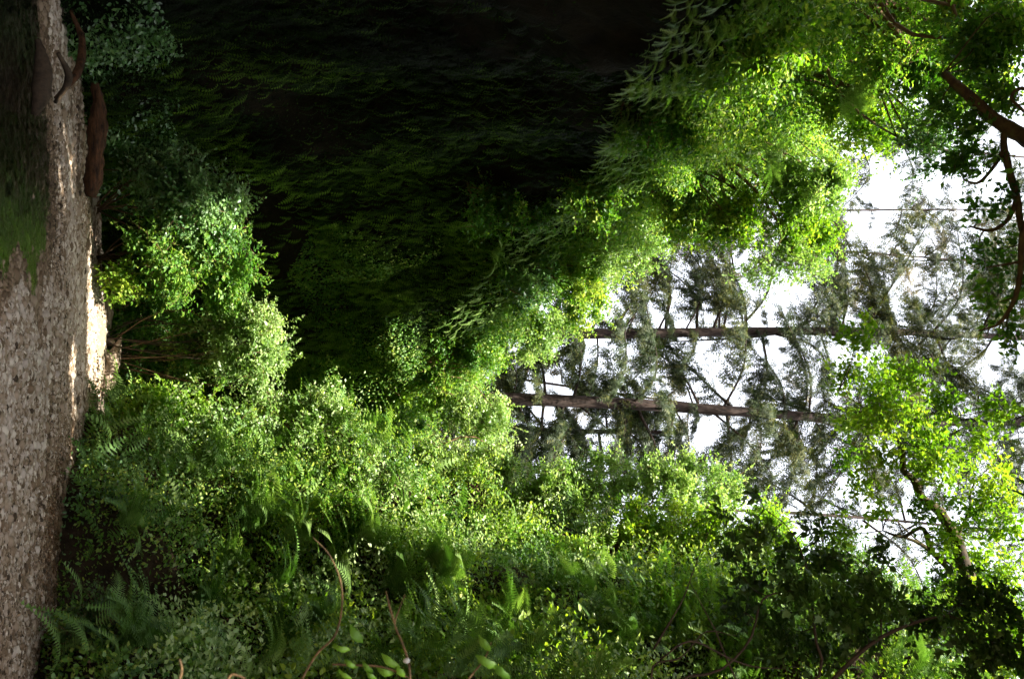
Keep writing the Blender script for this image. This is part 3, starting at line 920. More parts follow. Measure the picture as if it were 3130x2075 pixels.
B('thicket_shrub', 'brownish twiggy shrub over the driftwood stump', 'shrub', 580, 1070, 26.8, 155, 120, .10, 'leaf', base=G(284, 1070), stems=9, cover=5.5, tone0=.5, trunkr=.02)
B('thicket_shrub', 'bright lime shrub beside the sand bar at the start of the bank', 'shrub', 480, 1290, 23.5, 160, 120, .125, 'leaf_lime', base=G(262, 1290), stems=8, cover=4.6, tone0=.45)
B('thicket_shrub', 'sunny green shrub standing against the bank behind the lime one', 'shrub', 690, 1330, 25, 150, 100, .11, 'leaf_pale', base='R', stems=8, cover=4.2, tone0=.45)
B('thicket_shrub', 'upright spires of pale leaves against the dark cliff', 'shrub', 960, 1250, 25, 110, 70, .10, 'leaf_pale', base='R', stems=9, cover=3.2, tone0=.55)
B('thicket_shrub', 'tall pale shrub beside the leaf spires on the bank', 'shrub', 900, 1380, 24.5, 130, 90, .10, 'leaf_pale', base='R', stems=8, cover=4.2, tone0=.45)

# drooping green at the far end of the cliff
B('cliff_edge_shrub', 'yellow green branchy shrub hanging at the low end of the cliff', 'shrub', 1290, 1180, 30, 130, 80, .10, 'leaf_lime', base='L', cover=3.6, tone0=.45, group=RIM)
B('cliff_edge_shrub', 'pale shrub with brown twigs at the low end of the cliff', 'shrub', 1420, 1090, 31, 140, 110, .095, 'leaf', base='L', cover=3.6, tone0=.65, stems=14, group=RIM)
B('cliff_edge_shrub', 'sunlit pale shrub crown where cliff and bank meet', 'shrub', 1470, 1270, 31, 130, 110, .095, 'leaf_pale', base='L', cover=4.5, tone0=.6, group=RIM)
B('cliff_edge_shrub', 'small dense shrub under the pale crown where cliff and bank meet', 'shrub', 1180, 1290, 30, 120, 90, .095, 'leaf', base='L', cover=4.0, tone0=.6, group=RIM)
B('cliff_edge_shrub', 'pale shrub topping the cliff below the dark straight conifer', 'shrub', 1640, 1030, 31, 130, 90, .095, 'leaf_pale', base='L', cover=3.6, tone0=.5, group=RIM)
B('cliff_edge_shrub', 'leafy shrub hanging over the dark hollow of the cliff', 'shrub', 1600, 860, 29, 90, 110, .10, 'leaf_blue', base='L', cover=3.2, tone0=.5, group=RIM)
B('cliff_edge_shrub', 'bright yellow green shrub on the cliff shoulder', 'shrub', 1790, 900, 29, 90, 130, .10, 'leaf', base='L', cover=4.2, tone0=.75, group=RIM)
B('cliff_edge_shrub', 'fine leaved pale shrub on the cliff shoulder, edged by sky', 'shrub', 1900, 760, 28, 110, 100, .095, 'leaf_pale', base='L', cover=4.2, tone0=.5, group=RIM)
B('cliff_edge_shrub', 'shaded green shrub tumbling down the cliff under the shoulder', 'shrub', 1560, 640, 26, 150, 90, .10, 'leaf', base='L', cover=2.8, tone0=.4, group=RIM)
B('cliff_edge_shrub', 'thick bright shrub leaning out from the cliff top toward the sky gap', 'shrub', 2130, 640, 25, 170, 120, .105, 'leaf', base='L', cover=4.6, tone0=.75, group=RIM)
B('cliff_edge_shrub', 'dark hollowed shrub below the bright cliff top foliage', 'shrub', 2080, 560, 24, 110, 90, .105, 'leaf_blue', base='L', cover=3.4, tone0=.35, group=RIM)
B('young_alder', 'young lime alder on the cliff top with its leaves spilling into the sky gap', 'small tree', 2400, 660, 25, 190, 150, .10, 'leaf_lime', base='L', cover=4.2, tone0=.45, trunkr=.06, group=RIM)
B('young_alder', 'loose young alder whose fringe of leaves hangs before the white sky', 'small tree', 2380, 800, 25, 190, 90, .085, 'leaf_pale', base='L', cover=1.1, tone0=.45, trunkr=.03, group=RIM)
B('cliff_edge_shrub', 'rounded sunny shrub on the highest part of the cliff top', 'shrub', 2390, 440, 23, 170, 130, .105, 'leaf', base='L', cover=4.6, tone0=.75, group=RIM)
B('cliff_edge_shrub', 'pale tousled shrub under the thin grey conifer trunks', 'shrub', 2480, 560, 24, 130, 110, .10, 'leaf_pale', base='L', cover=4.4, tone0=.45, group=RIM)
B('cliff_edge_shrub', 'deep green shrub hanging below the highest sunny shrub', 'shrub', 2010, 390, 21, 150, 110, .105, 'leaf', base='L', cover=3.4, tone0=.5, group=RIM)
B('cliff_edge_shrub', 'mid green shrub beneath the fern fringe of the cliff top', 'shrub', 1840, 600, 25, 130, 110, .10, 'leaf', base='L', cover=3.6, tone0=.6, group=RIM)
B('young_alder', 'feathery young alder rising above the highest part of the cliff', 'small tree', 2640, 330, 21, 170, 150, .095, 'leaf_lime', base='L', cover=3.6, tone0=.55, trunkr=.06, group=RIM)
B('young_alder', 'densely leaved alder filling the top corner over the cliff', 'small tree', 2780, 130, 17, 230, 190, .085, 'leaf', base='L', cover=4.2, tone0=.65, trunkr=.08, group=RIM)
B('young_alder', 'alder top reaching the very corner above the limb', 'small tree', 3020, 60, 15, 170, 170, .08, 'leaf', base='L', cover=3.6, tone0=.7, trunkr=.06, group=RIM)
B('young_alder', 'sparse green alder crown right behind the slanting limb', 'small tree', 2950, 250, 19, 150, 120, .08, 'leaf_lime', base='L', cover=2.6, tone0=.4, trunkr=.05, group=RIM)
B('young_alder', 'alder branch with bluish leaves under the thick overhanging limb', 'small tree', 2830, 430, 19, 130, 130, .085, 'leaf_blue', base='L', cover=1.7, tone0=.6, trunkr=.05, group=RIM)
B('wild_grape', 'large lobed yellow green leaves hanging over the black cliff', 'vine', 2330, 130, 12.5, 140, 150, .125, 'leaf_lime', tpl='maple', base='L', cover=3.6, tone0=.35, trunkr=.02, group=RIM, flat=.5)
B('wild_grape', 'lower fringe of lobed green leaves trailing down the black cliff', 'vine', 2280, 300, 14, 110, 110, .12, 'leaf', tpl='maple', base='L', cover=2.4, tone0=.5, trunkr=.02, group=RIM, flat=.5)
B('wild_grape', 'dense mat of lobed leaves at the frame edge over the cliff', 'vine', 2500, 90, 13, 130, 150, .115, 'leaf_lime', tpl='maple', base='L', cover=3.6, tone0=.3, trunkr=.02, group=RIM, flat=.5)
B('cliff_edge_shrub', 'green shrub with pale dead twigs under the rounded sunny shrub', 'shrub', 2270, 360, 18, 130, 110, .09, 'leaf', base='L', cover=3.4, tone0=.55, group=RIM, stems=9)

# the bank
BK = 'shrubs growing on the sunlit bank'
B('bank_shrub', 'pale shrub on the bank facing the low end of the cliff', 'shrub', 1120, 1480, 25, 120, 110, .095, 'leaf_pale', base='R', cover=4.2, tone0=.5, group=BK)
B('bank_shrub', 'sunny shrub high on the bank at the edge of the dark conifer', 'shrub', 1400, 1420, 27, 180, 110, .095, 'leaf_pale', base='R', cover=4.2, tone0=.6, group=BK)
B('bank_shrub', 'pale green shrub crest reaching up between the dark conifer and the bank', 'shrub', 1790, 1480, 27, 190, 100, .095, 'leaf_pale', base='R', cover=3.4, tone0=.6, group=BK)
B('bank_shrub', 'light shrub crest next to the spreading conifer boughs', 'shrub', 2100, 1500, 27, 210, 110, .095, 'leaf_pale', base='R', cover=4, tone0=.6, group=BK)
B('bank_shrub', 'wide bright shrub above the brown hollow of the bank', 'shrub', 1650, 1560, 26, 190, 120, .095, 'leaf_pale', base='R', cover=4.4, tone0=.7, group=BK)
B('bank_shrub', 'yellowish shrub beside the brown hollow of the bank', 'shrub', 2030, 1620, 26, 210, 110, .095, 'leaf_lime', base='R', cover=3.8, tone0=.6, group=BK)
B('bank_shrub', 'lime leaved shrub on the bank under the shaded leaves', 'shrub', 2290, 1640, 24, 180, 110, .10, 'leaf_lime', base='R', cover=3.6, tone0=.5, group=BK)
B('bank_shrub', 'fresh green shrub in the middle of the bank above the ferns', 'shrub', 1330, 1620, 23, 140, 110, .10, 'leaf', base='R', cover=4.2, tone0=.7, group=BK)
B('bank_shrub', 'broad leaved shrub below the brown hollow of the bank', 'shrub', 1690, 1730, 19, 130, 90, .10, 'leaf', tpl='leaf6', base='R', cover=4.0, tone0=.7, group=BK)
B('bank_shrub', 'glowing lime shrub between the pale rock and the bare twigs', 'shrub', 2020, 1890, 15, 130, 110, .085, 'leaf_lime', tpl='leaf6', base='R', cover=4.0, tone0=.4, group=BK)
B('bank_shrub', 'glossy shrub just above the pale rock', 'shrub', 1760, 1960, 13, 110, 100, .075, 'leaf_blue', tpl='leaf6', base='R', cover=3.6, tone0=.75, group=BK)
B('bank_shrub', 'bright shrub beside the pale rock, over the ferns', 'shrub', 1570, 1850, 16, 120, 90, .085, 'leaf', tpl='leaf6', base='R', cover=3.8, tone0=.75, group=BK)
B('bank_shrub', 'small green shrub by the dark hollow above the gravel', 'shrub', 800, 1510, 20, 100, 80, .085, 'leaf', base='R', cover=3.6, tone0=.6, group=BK)
B('bank_shrub', 'shrub with loose leaves in the middle of the bank over the dark hollow', 'shrub', 1060, 1600, 20, 110, 90, .085, 'leaf', base='R', cover=3.6, tone0=.6, group=BK)
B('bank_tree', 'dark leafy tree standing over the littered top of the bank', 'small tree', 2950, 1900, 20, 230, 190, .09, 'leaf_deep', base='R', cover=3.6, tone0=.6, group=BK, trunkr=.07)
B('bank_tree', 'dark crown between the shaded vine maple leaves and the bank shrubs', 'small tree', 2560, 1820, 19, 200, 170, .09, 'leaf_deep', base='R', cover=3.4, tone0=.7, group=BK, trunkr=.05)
B('bank_shrub', 'low leafy shrub at the water side foot of the bank', 'shrub', 330, 1560, 18.5, 70, 80, .07, 'leaf_blue', base=G(240, 1570), cover=3.2, tone0=.5, group=BK)
B('bank_shrub', 'shaded small leaved shrub in the dark lower corner of the bank', 'shrub', 280, 1930, 12, 110, 130, .05, 'leaf_deep', base='R', cover=3.2, tone0=.6, group=BK)

# ------------------------------------------------------------------ ferns on the bank
FG = 'ferns on the bank'
def bank_pt(px, py, dmin=8, dmax=34):
    """first point of the bank met along the line of sight"""
    q = RS.reshape(-1, 3) - CAM
    d = q @ FW
    x = CX + F * (q @ UP) / np.maximum(d, .1); y = CY + F * (q @ RT) / np.maximum(d, .1)
    e = np.hypot(x - px, y - py) + np.where((d < dmin) | (d > dmax), 1e6, 0)
    c = np.argsort(e)[:12]
    i = c[np.argmin(d[c])]
    return RS.reshape(-1, 3)[i], RN.reshape(-1, 3)[i], d[i]
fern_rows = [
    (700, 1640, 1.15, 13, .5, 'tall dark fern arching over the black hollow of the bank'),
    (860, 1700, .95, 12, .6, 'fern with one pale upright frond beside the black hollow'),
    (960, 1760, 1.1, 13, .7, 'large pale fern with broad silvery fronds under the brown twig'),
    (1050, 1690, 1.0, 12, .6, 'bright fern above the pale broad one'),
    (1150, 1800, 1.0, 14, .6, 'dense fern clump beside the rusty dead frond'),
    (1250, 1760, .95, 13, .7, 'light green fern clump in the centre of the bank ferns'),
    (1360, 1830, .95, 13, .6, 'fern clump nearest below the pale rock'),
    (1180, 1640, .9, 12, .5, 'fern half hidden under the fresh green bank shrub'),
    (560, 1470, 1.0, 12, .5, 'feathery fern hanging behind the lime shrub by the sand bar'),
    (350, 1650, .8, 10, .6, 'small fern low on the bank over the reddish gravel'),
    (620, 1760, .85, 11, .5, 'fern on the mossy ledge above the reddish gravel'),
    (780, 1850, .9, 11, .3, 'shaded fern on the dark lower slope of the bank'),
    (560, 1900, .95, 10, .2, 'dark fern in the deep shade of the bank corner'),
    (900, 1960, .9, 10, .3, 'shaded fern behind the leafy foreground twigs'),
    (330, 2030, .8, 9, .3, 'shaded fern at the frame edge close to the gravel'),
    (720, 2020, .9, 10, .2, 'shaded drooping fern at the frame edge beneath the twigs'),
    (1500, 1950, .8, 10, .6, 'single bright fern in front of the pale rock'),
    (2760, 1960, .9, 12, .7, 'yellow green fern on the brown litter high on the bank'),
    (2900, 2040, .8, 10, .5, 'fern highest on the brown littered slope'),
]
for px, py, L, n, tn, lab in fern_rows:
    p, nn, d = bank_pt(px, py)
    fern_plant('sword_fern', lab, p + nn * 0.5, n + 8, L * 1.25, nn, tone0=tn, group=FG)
# fern fringe on the cliff top
for k, (px, py, d, L, lab) in enumerate([
        (2240, 470, 20, .9, 'pale curled fern on the cliff top under the rounded sunny shrub'),
        (2330, 480, 20, .8, 'second pale curled fern on the cliff top, higher than its neighbour'),
        (2560, 290, 17, .9, 'sunlit fern between the lobed vine leaves and the alders'),
        (1500, 770, 27.5, .9, 'small fern clinging to the cliff above the black hollow')]):
    p = P(px, py, d)
    q = nearest_on(LS, p)
    fern_plant('cliff_fern', lab, p, 14, L, unit(np.array([.5, -.6, .2])), tone0=.7, group='ferns on the cliff top')

# ------------------------------------------------------------------ logs, stump, rock
def log(name, label, cat, pts, rad, mat, sides=22, jit=0.05, n=60, parts=None, noise=0.16):
    pts = np.array(pts)
    rt = root(name, pts[0], label, cat)
    mb = MB()
    c = spline(pts, n)
    r = np.interp(np.linspace(0, 1, n), np.linspace(0, 1, len(rad)), rad)
    tube(mb, c, r, sides, jit)
    q_ = mb.V[0]
    mb.V[0] = q_ + (vnoise(q_ * 2.2, 89) * noise * 1.6 + vnoise(q_ * 6, 90) * noise + vnoise(q_ * 17, 91) * noise * .7)[:, None] * np.mean(r) * unit(q_ - np.repeat(c, sides, axis=0))
    mb.obj('trunk', mat, rt, smooth=True)
    for nm, pp, rr in (parts or []):
        b = MB()
        cc = spline(np.array(pp), 10)
        tube(b, cc, np.interp(np.linspace(0, 1, 10), np.linspace(0, 1, len(rr)), rr), 8, .08)
        b.obj(nm, mat, rt, smooth=True)
    return rt

log('fallen_log', 'long wet reddish brown log lying along the foot of the dark cliff', 'log',
    [G(238, 250) + [0, 0, .35], G(238, 330) + [0, 0, .42], G(238, 430) + [0, 0, .38], G(238, 520) + [0, 0, .33], G(238, 600) + [0, 0, .25]],
    [.06, .13, .20, .15, .17, .10], 'redlog')
log('fallen_log', 'thin curved brown log leaning from the creek shore to the cliff', 'log',
    [G(180, 30) + [0, 0, .2], G(178, 110) + [0, 0, .38], G(172, 190) + [0, 0, .38], G(166, 250) + [0, 0, .25], G(160, 300) + [0, 0, .05]],
    [.03, .06, .08, .06, .03], 'redlog')
log('sunken_log', 'thick dark log lying half in the creek', 'log',
    [G(92, 120) + [0, 0, .10], G(92, 200) + [0, 0, .16], G(92, 280) + [0, 0, .14], G(95, 350) + [0, 0, .05]],
    [.05, .10, .13, .11, .06], 'darktwig', parts=[('root', [G(105, 150) + [0, .1, .3], G(110, 220) + [0, .2, .42], G(120, 300) + [0, .2, .2]], [.03, .06, .03])])
log('driftwood_log', 'smooth bent driftwood log lying on the sand bar', 'log',
    [P(304, 888, 26), P(322, 915, 26), P(331, 950, 26), P(329, 990, 26), P(324, 1042, 26)],
    [.05, .11, .13, .12, .11], 'driftwood', n=40)
log('driftwood_stump', 'bleached driftwood stump with an upturned root on the sand bar', 'stump',
    [P(322, 1205, 25.6), P(330, 1165, 25.5), P(336, 1130, 25.5), P(347, 1090, 25.5), P(360, 1060, 25.6), P(372, 1028, 25.6)],
    [.14, .20, .24, .18, .10, .035], 'driftwood', n=50, jit=.10,
    parts=[('root', [P(345, 1112, 25.3), P(328, 1085, 25.2), P(312, 1068, 25.1)], [.11, .08, .05]),
           ('root', [P(324, 1040, 25.9), P(340, 1042, 25.7), P(352, 1050, 25.6)], [.13, .10, .04])])

def rock(name, label, pos, r, mat='stone', cat='rock', seed=1, sq=(1, .8, .9)):
    bm_n, V, T = 0, [], []
    import bmesh
    bm = bmesh.new()
    bmesh.ops.create_icosphere(bm, subdivisions=4, radius=1.0)
    V = np.array([v.co[:] for v in bm.verts]); T = np.array([[v.index for v in f.verts] for f in bm.faces])
    bm.free()
    V = V * (1 + 0.22 * vnoise(V * 1.6, seed)[:, None] + 0.08 * vnoise(V * 5, seed + 1)[:, None])
    V = np.sign(V) * np.abs(V) ** 0.85 * np.array(sq) * r + pos
    o = mesh_obj(name, V, T, mat, smooth=True)
    return tag(o, label, cat)
p, nn, d = bank_pt(1590, 1935)
rock('rock', 'pale grey jutting rock in a black hollow among bank ferns', p + nn * 0.75, .27, seed=5, sq=(.8, 1, 1.2))

# fallen reddish log in the hollow of the bank
a_, b_, c_ = [bank_pt(x_, y_) for x_, y_ in ((1860, 1700), (1960, 1725), (2080, 1745))]
log('rotten_log', 'rotten reddish log across the brown hollow high on the bank', 'log',
    [q_[0] + q_[1] * .25 for q_ in (a_, b_, c_)], [.18, .24, .16], 'redlog')

# ------------------------------------------------------------------ the overhanging maple (most of it unseen, its crown shaped to block sun)
LIMBS = []
def limb(mb, rows, d, r, n=14, sides=8):
    """rows of (px, py[, depth offset])"""
    pts = [P(a[0], a[1], d + (a[2] if len(a) > 2 else 0)) for a in rows]
    c = spline(pts, n)
    c = c + np.stack([vnoise(c * 5, 7), vnoise(c * 5, 8), vnoise(c * 5, 9)], -1) * .012
    LIMBS.append(c)
    tube(mb, c, np.interp(np.linspace(0, 1, n), np.linspace(0, 1, len(r)), r), sides, .09)
    return c
def reach(wd, q, r0=.012):
    a = np.vstack(LIMBS)
    o = a[np.argmin(np.linalg.norm(a - q, axis=1) + 0.3 * np.maximum(0, a[:, 2] - q[2]))]
    m1 = (o + q) / 2 + rng.normal(size=3) * .08 * np.linalg.norm(q - o)
    tube(wd, spline([o, m1, q], 8), np.linspace(r0, r0 * .35, 8), 5)
def maple():
    base = np.array([-8.6, 5.0, 9.6])
    rt = root('bigleaf_maple', base, 'bigleaf maple whose thick limb slants down across the top corner', 'tree')
    tr = MB()
    crownc = np.array([-4.4, 6.8, 16.4])
    tube(tr, spline([base, base + [.6, .3, 3], [-6.6, 6.2, 14.6], crownc], 14), np.linspace(.42, .22, 14), 12, .06)
    tr.obj('trunk', 'limb', rt, smooth=True)
    lm = MB()
    c0 = spline([crownc, P(3420, 560, 12.5), P(3260, 500, 12.3), P(3130, 418, 12), P(3045, 368, 12), P(2960, 292, 12), P(2885, 225, 12.3)], 30)
    tube(lm, c0, np.linspace(.17, .05, 30), 9, .08)
    lm.obj('branch', 'limb', rt, smooth=True)
    LIMBS.append(c0)
    for rows, d, r in [
            ([(3070, 395), (3066, 450), (3085, 520), (3112, 620), (3122, 700), (3150, 800)], 12, [.035, .05, .045, .04, .03]),
            ([(3066, 460), (3030, 520), (2990, 558), (2945, 548)], 12, [.035, .022, .02, .01]),
            ([(3112, 600), (3080, 670), (3030, 705), (2960, 690)], 12, [.035, .03, .025, .01]),
            ([(3160, 640), (3122, 730), (3118, 800), (3105, 900), (3060, 985), (2990, 1010)], 11, [.04, .04, .035, .03, .02, .008]),
            ([(3118, 800), (3060, 812), (3010, 820)], 11, [.02, .012, .006]),
            ([(3200, 330), (3130, 270), (3090, 300), (3140, 350)], 11.5, [.03, .025, .02, .02])]:
        b = MB()
        limb(b, rows, d, r)
        b.obj('branch', 'limb', rt, smooth=True)
    lv, wd = MB(), MB()
    # leaves in the frame
    for px, py, d, r, n in [(3010, 200, 13, .55, 1300), (3090, 90, 13, .6, 1500), (3060, 300, 12, .4, 600), (2960, 400, 12, .45, 420), (2880, 330, 12.5, .4, 500),
                            (3000, 480, 12, .4, 230), (2930, 500, 12, .35, 260), (3080, 600, 12, .35, 120), (2990, 640, 12, .4, 150), (3050, 760, 11.5, .4, 130), (3100, 860, 11.5, .4, 160),
                            (3040, 930, 11.5, .35, 160), (3000, 780, 12, .35, 90), (3090, 1010, 11.5, .4, 190), (2960, 120, 13, .5, 1000)]:
        reach(wd, P(px, py, d))
        twig_leaves(lv, wd, P(px, py, d), r, n, .085, 'leaf4', .5, up=0)
    # unseen crown clumps added above the frame to shade the near ground
    # sunny places: added clumps that would block their sun are left out
    sunny = [P(x_, y_, d_) for x_, y_, d_ in ((2330, 130, 12), (2280, 300, 14), (2500, 90, 13), (2780, 130, 17), (2600, 330, 20), (2390, 440, 23), (2200, 560, 24), (2400, 660, 25), (2000, 480, 23), (2480, 560, 24),
             (3020, 60, 15), (2950, 250, 18), (1900, 760, 28), (1800, 600, 26), (2150, 250, 16), (3000, 350, 12), (2650, 1130, 15.5), (2720, 1250, 15.5), (2800, 1350, 15.5), (2850, 1430, 15.5), (2950, 1400, 15.5), (2700, 1420, 15.5))]
    for x_ in range(600, 2500, 110):
        for y_ in range(1350, 2050, 110):
            if x_ > 560 + (y_ - 1350) * 0.8:
                b_, n_, d_ = bank_pt(x_, y_)
                sunny.append(b_ + n_ * .4)
    sunny = np.array(sunny)
    for i in range(7000):
        q = np.array([rng.uniform(-7.5, 9.0), rng.uniform(-3, 18), rng.uniform(11.5, 27)])
        if i > 5200:
            q = np.array([rng.uniform(1, 9.0), rng.uniform(2, 12), rng.uniform(10, 19)])  # extra unseen clumps added to darken the lower bank corner
        ly = q[1] - SUNV[1] / SUNV[2] * q[2]              # where this clump's shadow reaches the canyon floor
        lx = q[0] - SUNV[0] / SUNV[2] * q[2]
        w_ = q - sunny
        t_ = w_ @ SUNV
        off = np.linalg.norm(w_ - t_[:, None] * SUNV, axis=1)
        if in_frame(q[None], 270)[0][0] or ly > 25.2 or ly < 6.5 or np.any((t_ > 0) & (off < 1.45)):
            continue
        twig_leaves(lv, None, q, 1.15, 260, .17, 'leaf4', .5)
        if i % 12 == 0 and not in_frame(((crownc + q) / 2)[None], 200)[0][0] and q[0] < 4:
            tube(wd, spline([crownc, (crownc + q) / 2 + [0, 0, .5], q], 7), np.linspace(.10, .03, 7), 6)
    lv.obj('crown', 'leaf', rt)  # seen leaves together with the added shade clumps
    wd.obj('twigs', 'limb', rt)
maple()

# ------------------------------------------------------------------ the crooked mossy tree over the bank
def crooked():
    LIMBS.clear()
    p0 = np.array([9.6, 16.0, 18.2])
    rt = root('crooked_maple', p0, 'crooked mossy tree leaning from the bank top, lime leaves at its tips', 'tree')
    tr = MB()
    d = 16
    c = spline([p0, P(3060, 1960, 17), P(3000, 1850, 16.5), P(2950, 1740, 16), P(2925, 1650, 16)], 22)
    tube(tr, c, np.linspace(.17, .11, 22), 10, .08)
    tr.obj('trunk', 'darktwig', rt, smooth=True)
    for rows, dd, r in [
            ([(2925, 1650), (2870, 1560), (2815, 1520), (2800, 1470), (2765, 1440), (2758, 1380), (2735, 1350)], 16, [.10, .085, .075, .07, .06, .05, .03]),
            ([(2765, 1372), (2700, 1300), (2630, 1240), (2560, 1200)], 16, [.03, .02, .012, .006]),
            ([(2815, 1500), (2830, 1440), (2812, 1400), (2800, 1300), (2770, 1180)], 16, [.03, .022, .02, .015, .006]),
            ([(2760, 1640), (2840, 1680), (2900, 1740)], 16, [.02, .04, .05]),
            ([(2700, 1620), (2760, 1640), (2820, 1615), (2850, 1690)], 15.5, [.012, .03, .035, .05]),
            ([(2925, 1650), (2960, 1560), (2975, 1480), (3050, 1400)], 16, [.035, .02, .015, .006]),
            ([(2640, 1500), (2720, 1570), (2790, 1640), (2900, 1720)], 16.5, [.006, .012, .014, .03])]:
        b = MB()
        limb(b, rows, dd, r)
        b.obj('branch', 'limb', rt, smooth=True)
    lv, wd = MB(), MB()
    spots = [(2620, 1030, 110), (2660, 1130, 140), (2720, 1200, 170), (2600, 1130, 110), (2800, 1150, 120), (2700, 1290, 160), (2620, 1290, 120), (2800, 1280, 130),
             (2880, 1230, 110), (2860, 1350, 140), (2700, 1400, 110), (2920, 1430, 140), (3000, 1350, 130), (3060, 1480, 150), (2980, 1560, 130), (3080, 1620, 150),
             (2840, 1430, 120), (2640, 1480, 110), (2700, 1560, 90), (2580, 1620, 120), (2840, 1560, 100), (3050, 1250, 110), (2640, 980, 50), (2560, 1180, 70), (2600, 1400, 90),
             (2900, 1650, 130), (3000, 1720, 130), (3090, 1760, 130), (3000, 1880, 140), (3080, 1930, 140), (3110, 2030, 130), (2950, 1800, 120)]
    for px, py, rp in spots:
        dd = 15.5 + rng.uniform(-1, 1.2)
        r = rp * dd / F * .78
        reach(wd, P(px, py, dd))
        twig_leaves(lv, wd, P(px + rng.uniform(-20, 20), py, dd), r, 150 * (rp / 100) ** 2 * 2.0, .085, 'leaf4', .55, up=0)
    lv.obj('crown', 'leaf_lime', rt)
    wd.obj('twigs', 'darktwig', rt)
crooked()

# ------------------------------------------------------------------ shaded vine maple close on the bank side, dark against the light
def shaded():
    LIMBS.clear()
    p, nn, d = bank_pt(2150, 2075)
    p = P(2080, 2350, 9.5)
    rt = root('vine_maple', p, 'shaded vine maple with large dark leaves and long bare twigs before the white sky', 'tree')
    rows = [([(2080, 2350), (2250, 2230), (2500, 2075), (2490, 1950), (2484, 1850), (2475, 1760), (2440, 1660), (2400, 1600)], 9.5, [.03, .025, .017, .015, .013, .010, .007, .003]),
            ([(2080, 2350), (2400, 2230), (2560, 2060), (2640, 1985), (2740, 1925), (2830, 1893), (2900, 1880)], 9.5, [.03, .03, .024, .022, .02, .015, .008]),
            ([(2080, 2350), (2060, 2100), (2190, 2050), (2290, 1960), (2320, 1850), (2370, 1815), (2470, 1800)], 9, [.02, .016, .012, .012, .01, .008, .004]),
            ([(2000, 1985), (2060, 1880), (2110, 1770), (2180, 1600)], 9, [.01, .009, .006, .003]),
            ([(2020, 2010), (2120, 1960), (2280, 2030), (2400, 2040)], 8.5, [.008, .01, .008, .004]),
            ([(2080, 2350), (1990, 2060), (2080, 2010), (2150, 1930), (2250, 1940)], 9, [.02, .010, .008, .006, .004]),
            ([(2110, 1770), (2160, 1880), (2200, 1960), (2260, 2100)], 9, [.004, .006, .007, .01]),
            ([(2690, 1940), (2680, 1800), (2650, 1730), (2560, 1660)], 9.5, [.012, .008, .006, .003])]
    for r_, dd, r in rows:
        b = MB()
        limb(b, r_, dd, r, n=18, sides=6)
        b.obj('branch', 'darktwig', rt, smooth=True)
    lv, wd = MB(), MB()
    for px, py, rp, n in [(2330, 1640, 90, 150), (2420, 1700, 90, 150), (2480, 1600, 70, 80), (2530, 1720, 100, 220), (2450, 1800, 100, 260), (2620, 1790, 110, 280), (2560, 1860, 120, 340),
                          (2700, 1830, 110, 260), (2400, 1900, 110, 240), (2500, 1980, 120, 260), (2640, 1930, 110, 220), (2780, 1900, 100, 200), (2880, 1880, 120, 260), (2960, 1820, 120, 260),
                          (3050, 1850, 120, 260), (2990, 1960, 130, 300), (3080, 1980, 100, 200), (2300, 1780, 90, 150), (2230, 1680, 70, 70), (2700, 1690, 70, 70), (2200, 1560, 60, 40), (2300, 1520, 50, 35),
                          (2380, 1980, 100, 150), (2260, 1860, 90, 110)]:
        dd = 9.8 + rng.uniform(-.8, 1.4)
        reach(wd, P(px, py, dd), .006)
        twig_leaves(lv, wd, P(px, py, dd), rp * dd / F * .95, n * 1.7, .075, 'maple' if n > 200 else 'leaf6', .6, up=0, tw=.003)
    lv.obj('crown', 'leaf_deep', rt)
    wd.obj('twigs', 'darktwig', rt)
shaded()

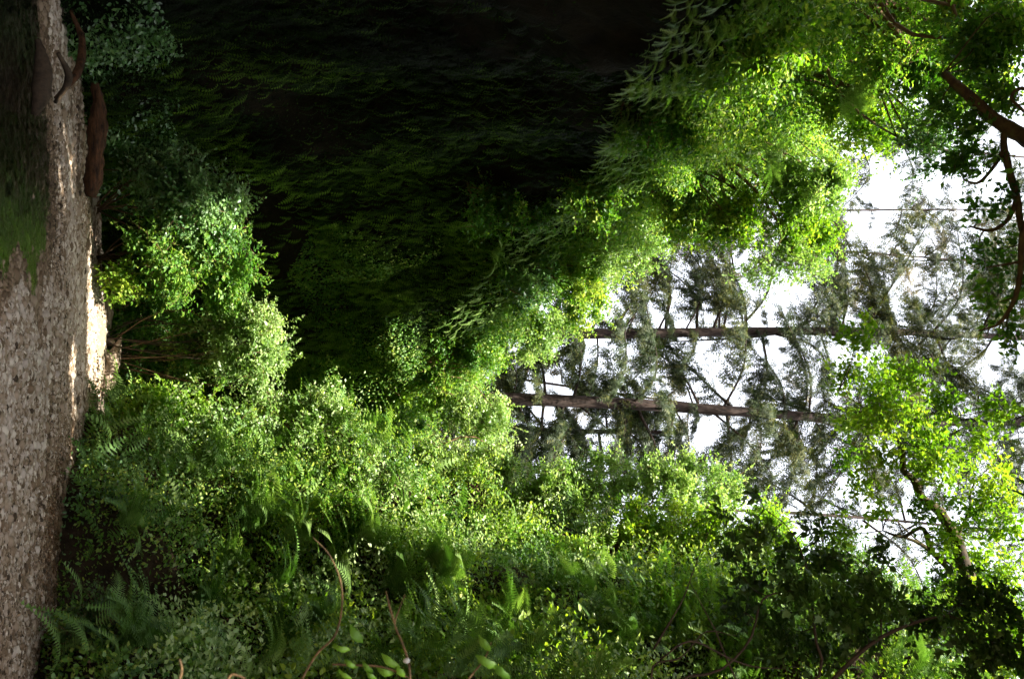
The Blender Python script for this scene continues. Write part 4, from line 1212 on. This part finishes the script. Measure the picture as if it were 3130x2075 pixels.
# ------------------------------------------------------------------ leafy twigs close to the camera
def near_twig(label, rows, leaves, d, r=(.012, .009, .006), size=.11, mat='neartwig', bud=None):
    leaves = [(a, b, c, e * .7) for a, b, c, e in leaves]
    p0 = P(rows[0][0][0], rows[0][0][1], d)
    rt = root('leafy_twig', p0, label, 'branch', 'leafy twigs close to the camera')
    for rr in rows:
        b = MB()
        limb(b, rr, d, list(r), n=40, sides=8)
        b.obj('stem', mat, rt, smooth=True)
    for (px, py, ang, s) in leaves:
        lf = MB()
        a = UP * math.cos(ang) + RT * math.sin(ang)
        pos = P(px, py, d)
        ts = np.linspace(0, 1, 9)
        w = np.sin(ts * math.pi) ** .8 * .21 * (1 - .3 * ts) * (1 + .12 * rng.normal(size=9))
        side = unit(np.cross(a, FW) + .25 * FW * rng.normal())
        c = pos + a * (ts * s)[:, None] + FW * (-0.03 * np.sin(ts * 3))[:, None]
        V = np.vstack([c, c + side * (w * s)[:, None] + FW * .01, c - side * (w * s)[:, None] + FW * .01])
        T = []
        for i in range(8):
            T += [(i, i + 1, 9 + i + 1), (i, 9 + i + 1, 9 + i), (i, 18 + i, 18 + i + 1), (i, 18 + i + 1, i + 1)]
        lf.add(V, T, rng.uniform(.05, .45))
        lf.obj('leaf', 'leaf_lime', rt, smooth=True)
    if bud:
        import bmesh
        bm = bmesh.new(); bmesh.ops.create_icosphere(bm, subdivisions=3, radius=.014)
        V = np.array([v.co[:] for v in bm.verts]) * [1, 1, 1.3] + P(bud[0], bud[1], d - .02); T = np.array([[v.index for v in f.verts] for f in bm.faces]); bm.free()
        mesh_obj('bud', V * 1.0, T, 'stone', rt, smooth=True)
near_twig('brown foreground twig bending beside the broad silvery fern', [[(900, 2110), (970, 2000), (1030, 1930), (1040, 1800), (1010, 1700), (960, 1640)], [(1022, 2030), (1090, 2032), (1170, 2036), (1240, 2062), (1300, 2100)]],
          [(1110, 1965, -2.2, .17), (1095, 2040, -2.6, .12), (1070, 1985, -2.9, .13), (1140, 2055, -2.3, .12), (1075, 2075, -2.5, .12), (1150, 2075, -2.4, .1)], 4.6, r=(.0065, .006, .0045, .002))
near_twig('brown foreground twig carrying a white bud', [[(1250, 2110), (1252, 2030), (1235, 1960), (1212, 1900), (1225, 1850), (1240, 1810)], [(1212, 1900), (1190, 1840), (1178, 1800)]],
          [(1222, 2040, -2.5, .17), (1205, 2060, -2.8, .14), (1240, 2070, -2.2, .13)], 4.6, r=(.0065, .006, .004, .002), bud=(1243, 2018))
near_twig('large green foreground leaves on a thin stem below the pale rock', [[(1400, 2110), (1440, 2060), (1480, 2010), (1500, 1960)]],
          [(1520, 2040, -2.6, .18), (1560, 2075, -2.4, .16), (1500, 1990, -2.2, .15)], 4.4, r=(.006, .004, .003))
near_twig('short tan foreground twig poking up from the lower frame edge', [[(540, 2120), (560, 2060), (555, 2020)], [(680, 2110), (700, 2075), (740, 2085)]], [], 4.0, r=(.007, .006, .004))
print('faces', sum(len(m.polygons) for m in bpy.data.meshes), 'meshes', len(bpy.data.meshes))
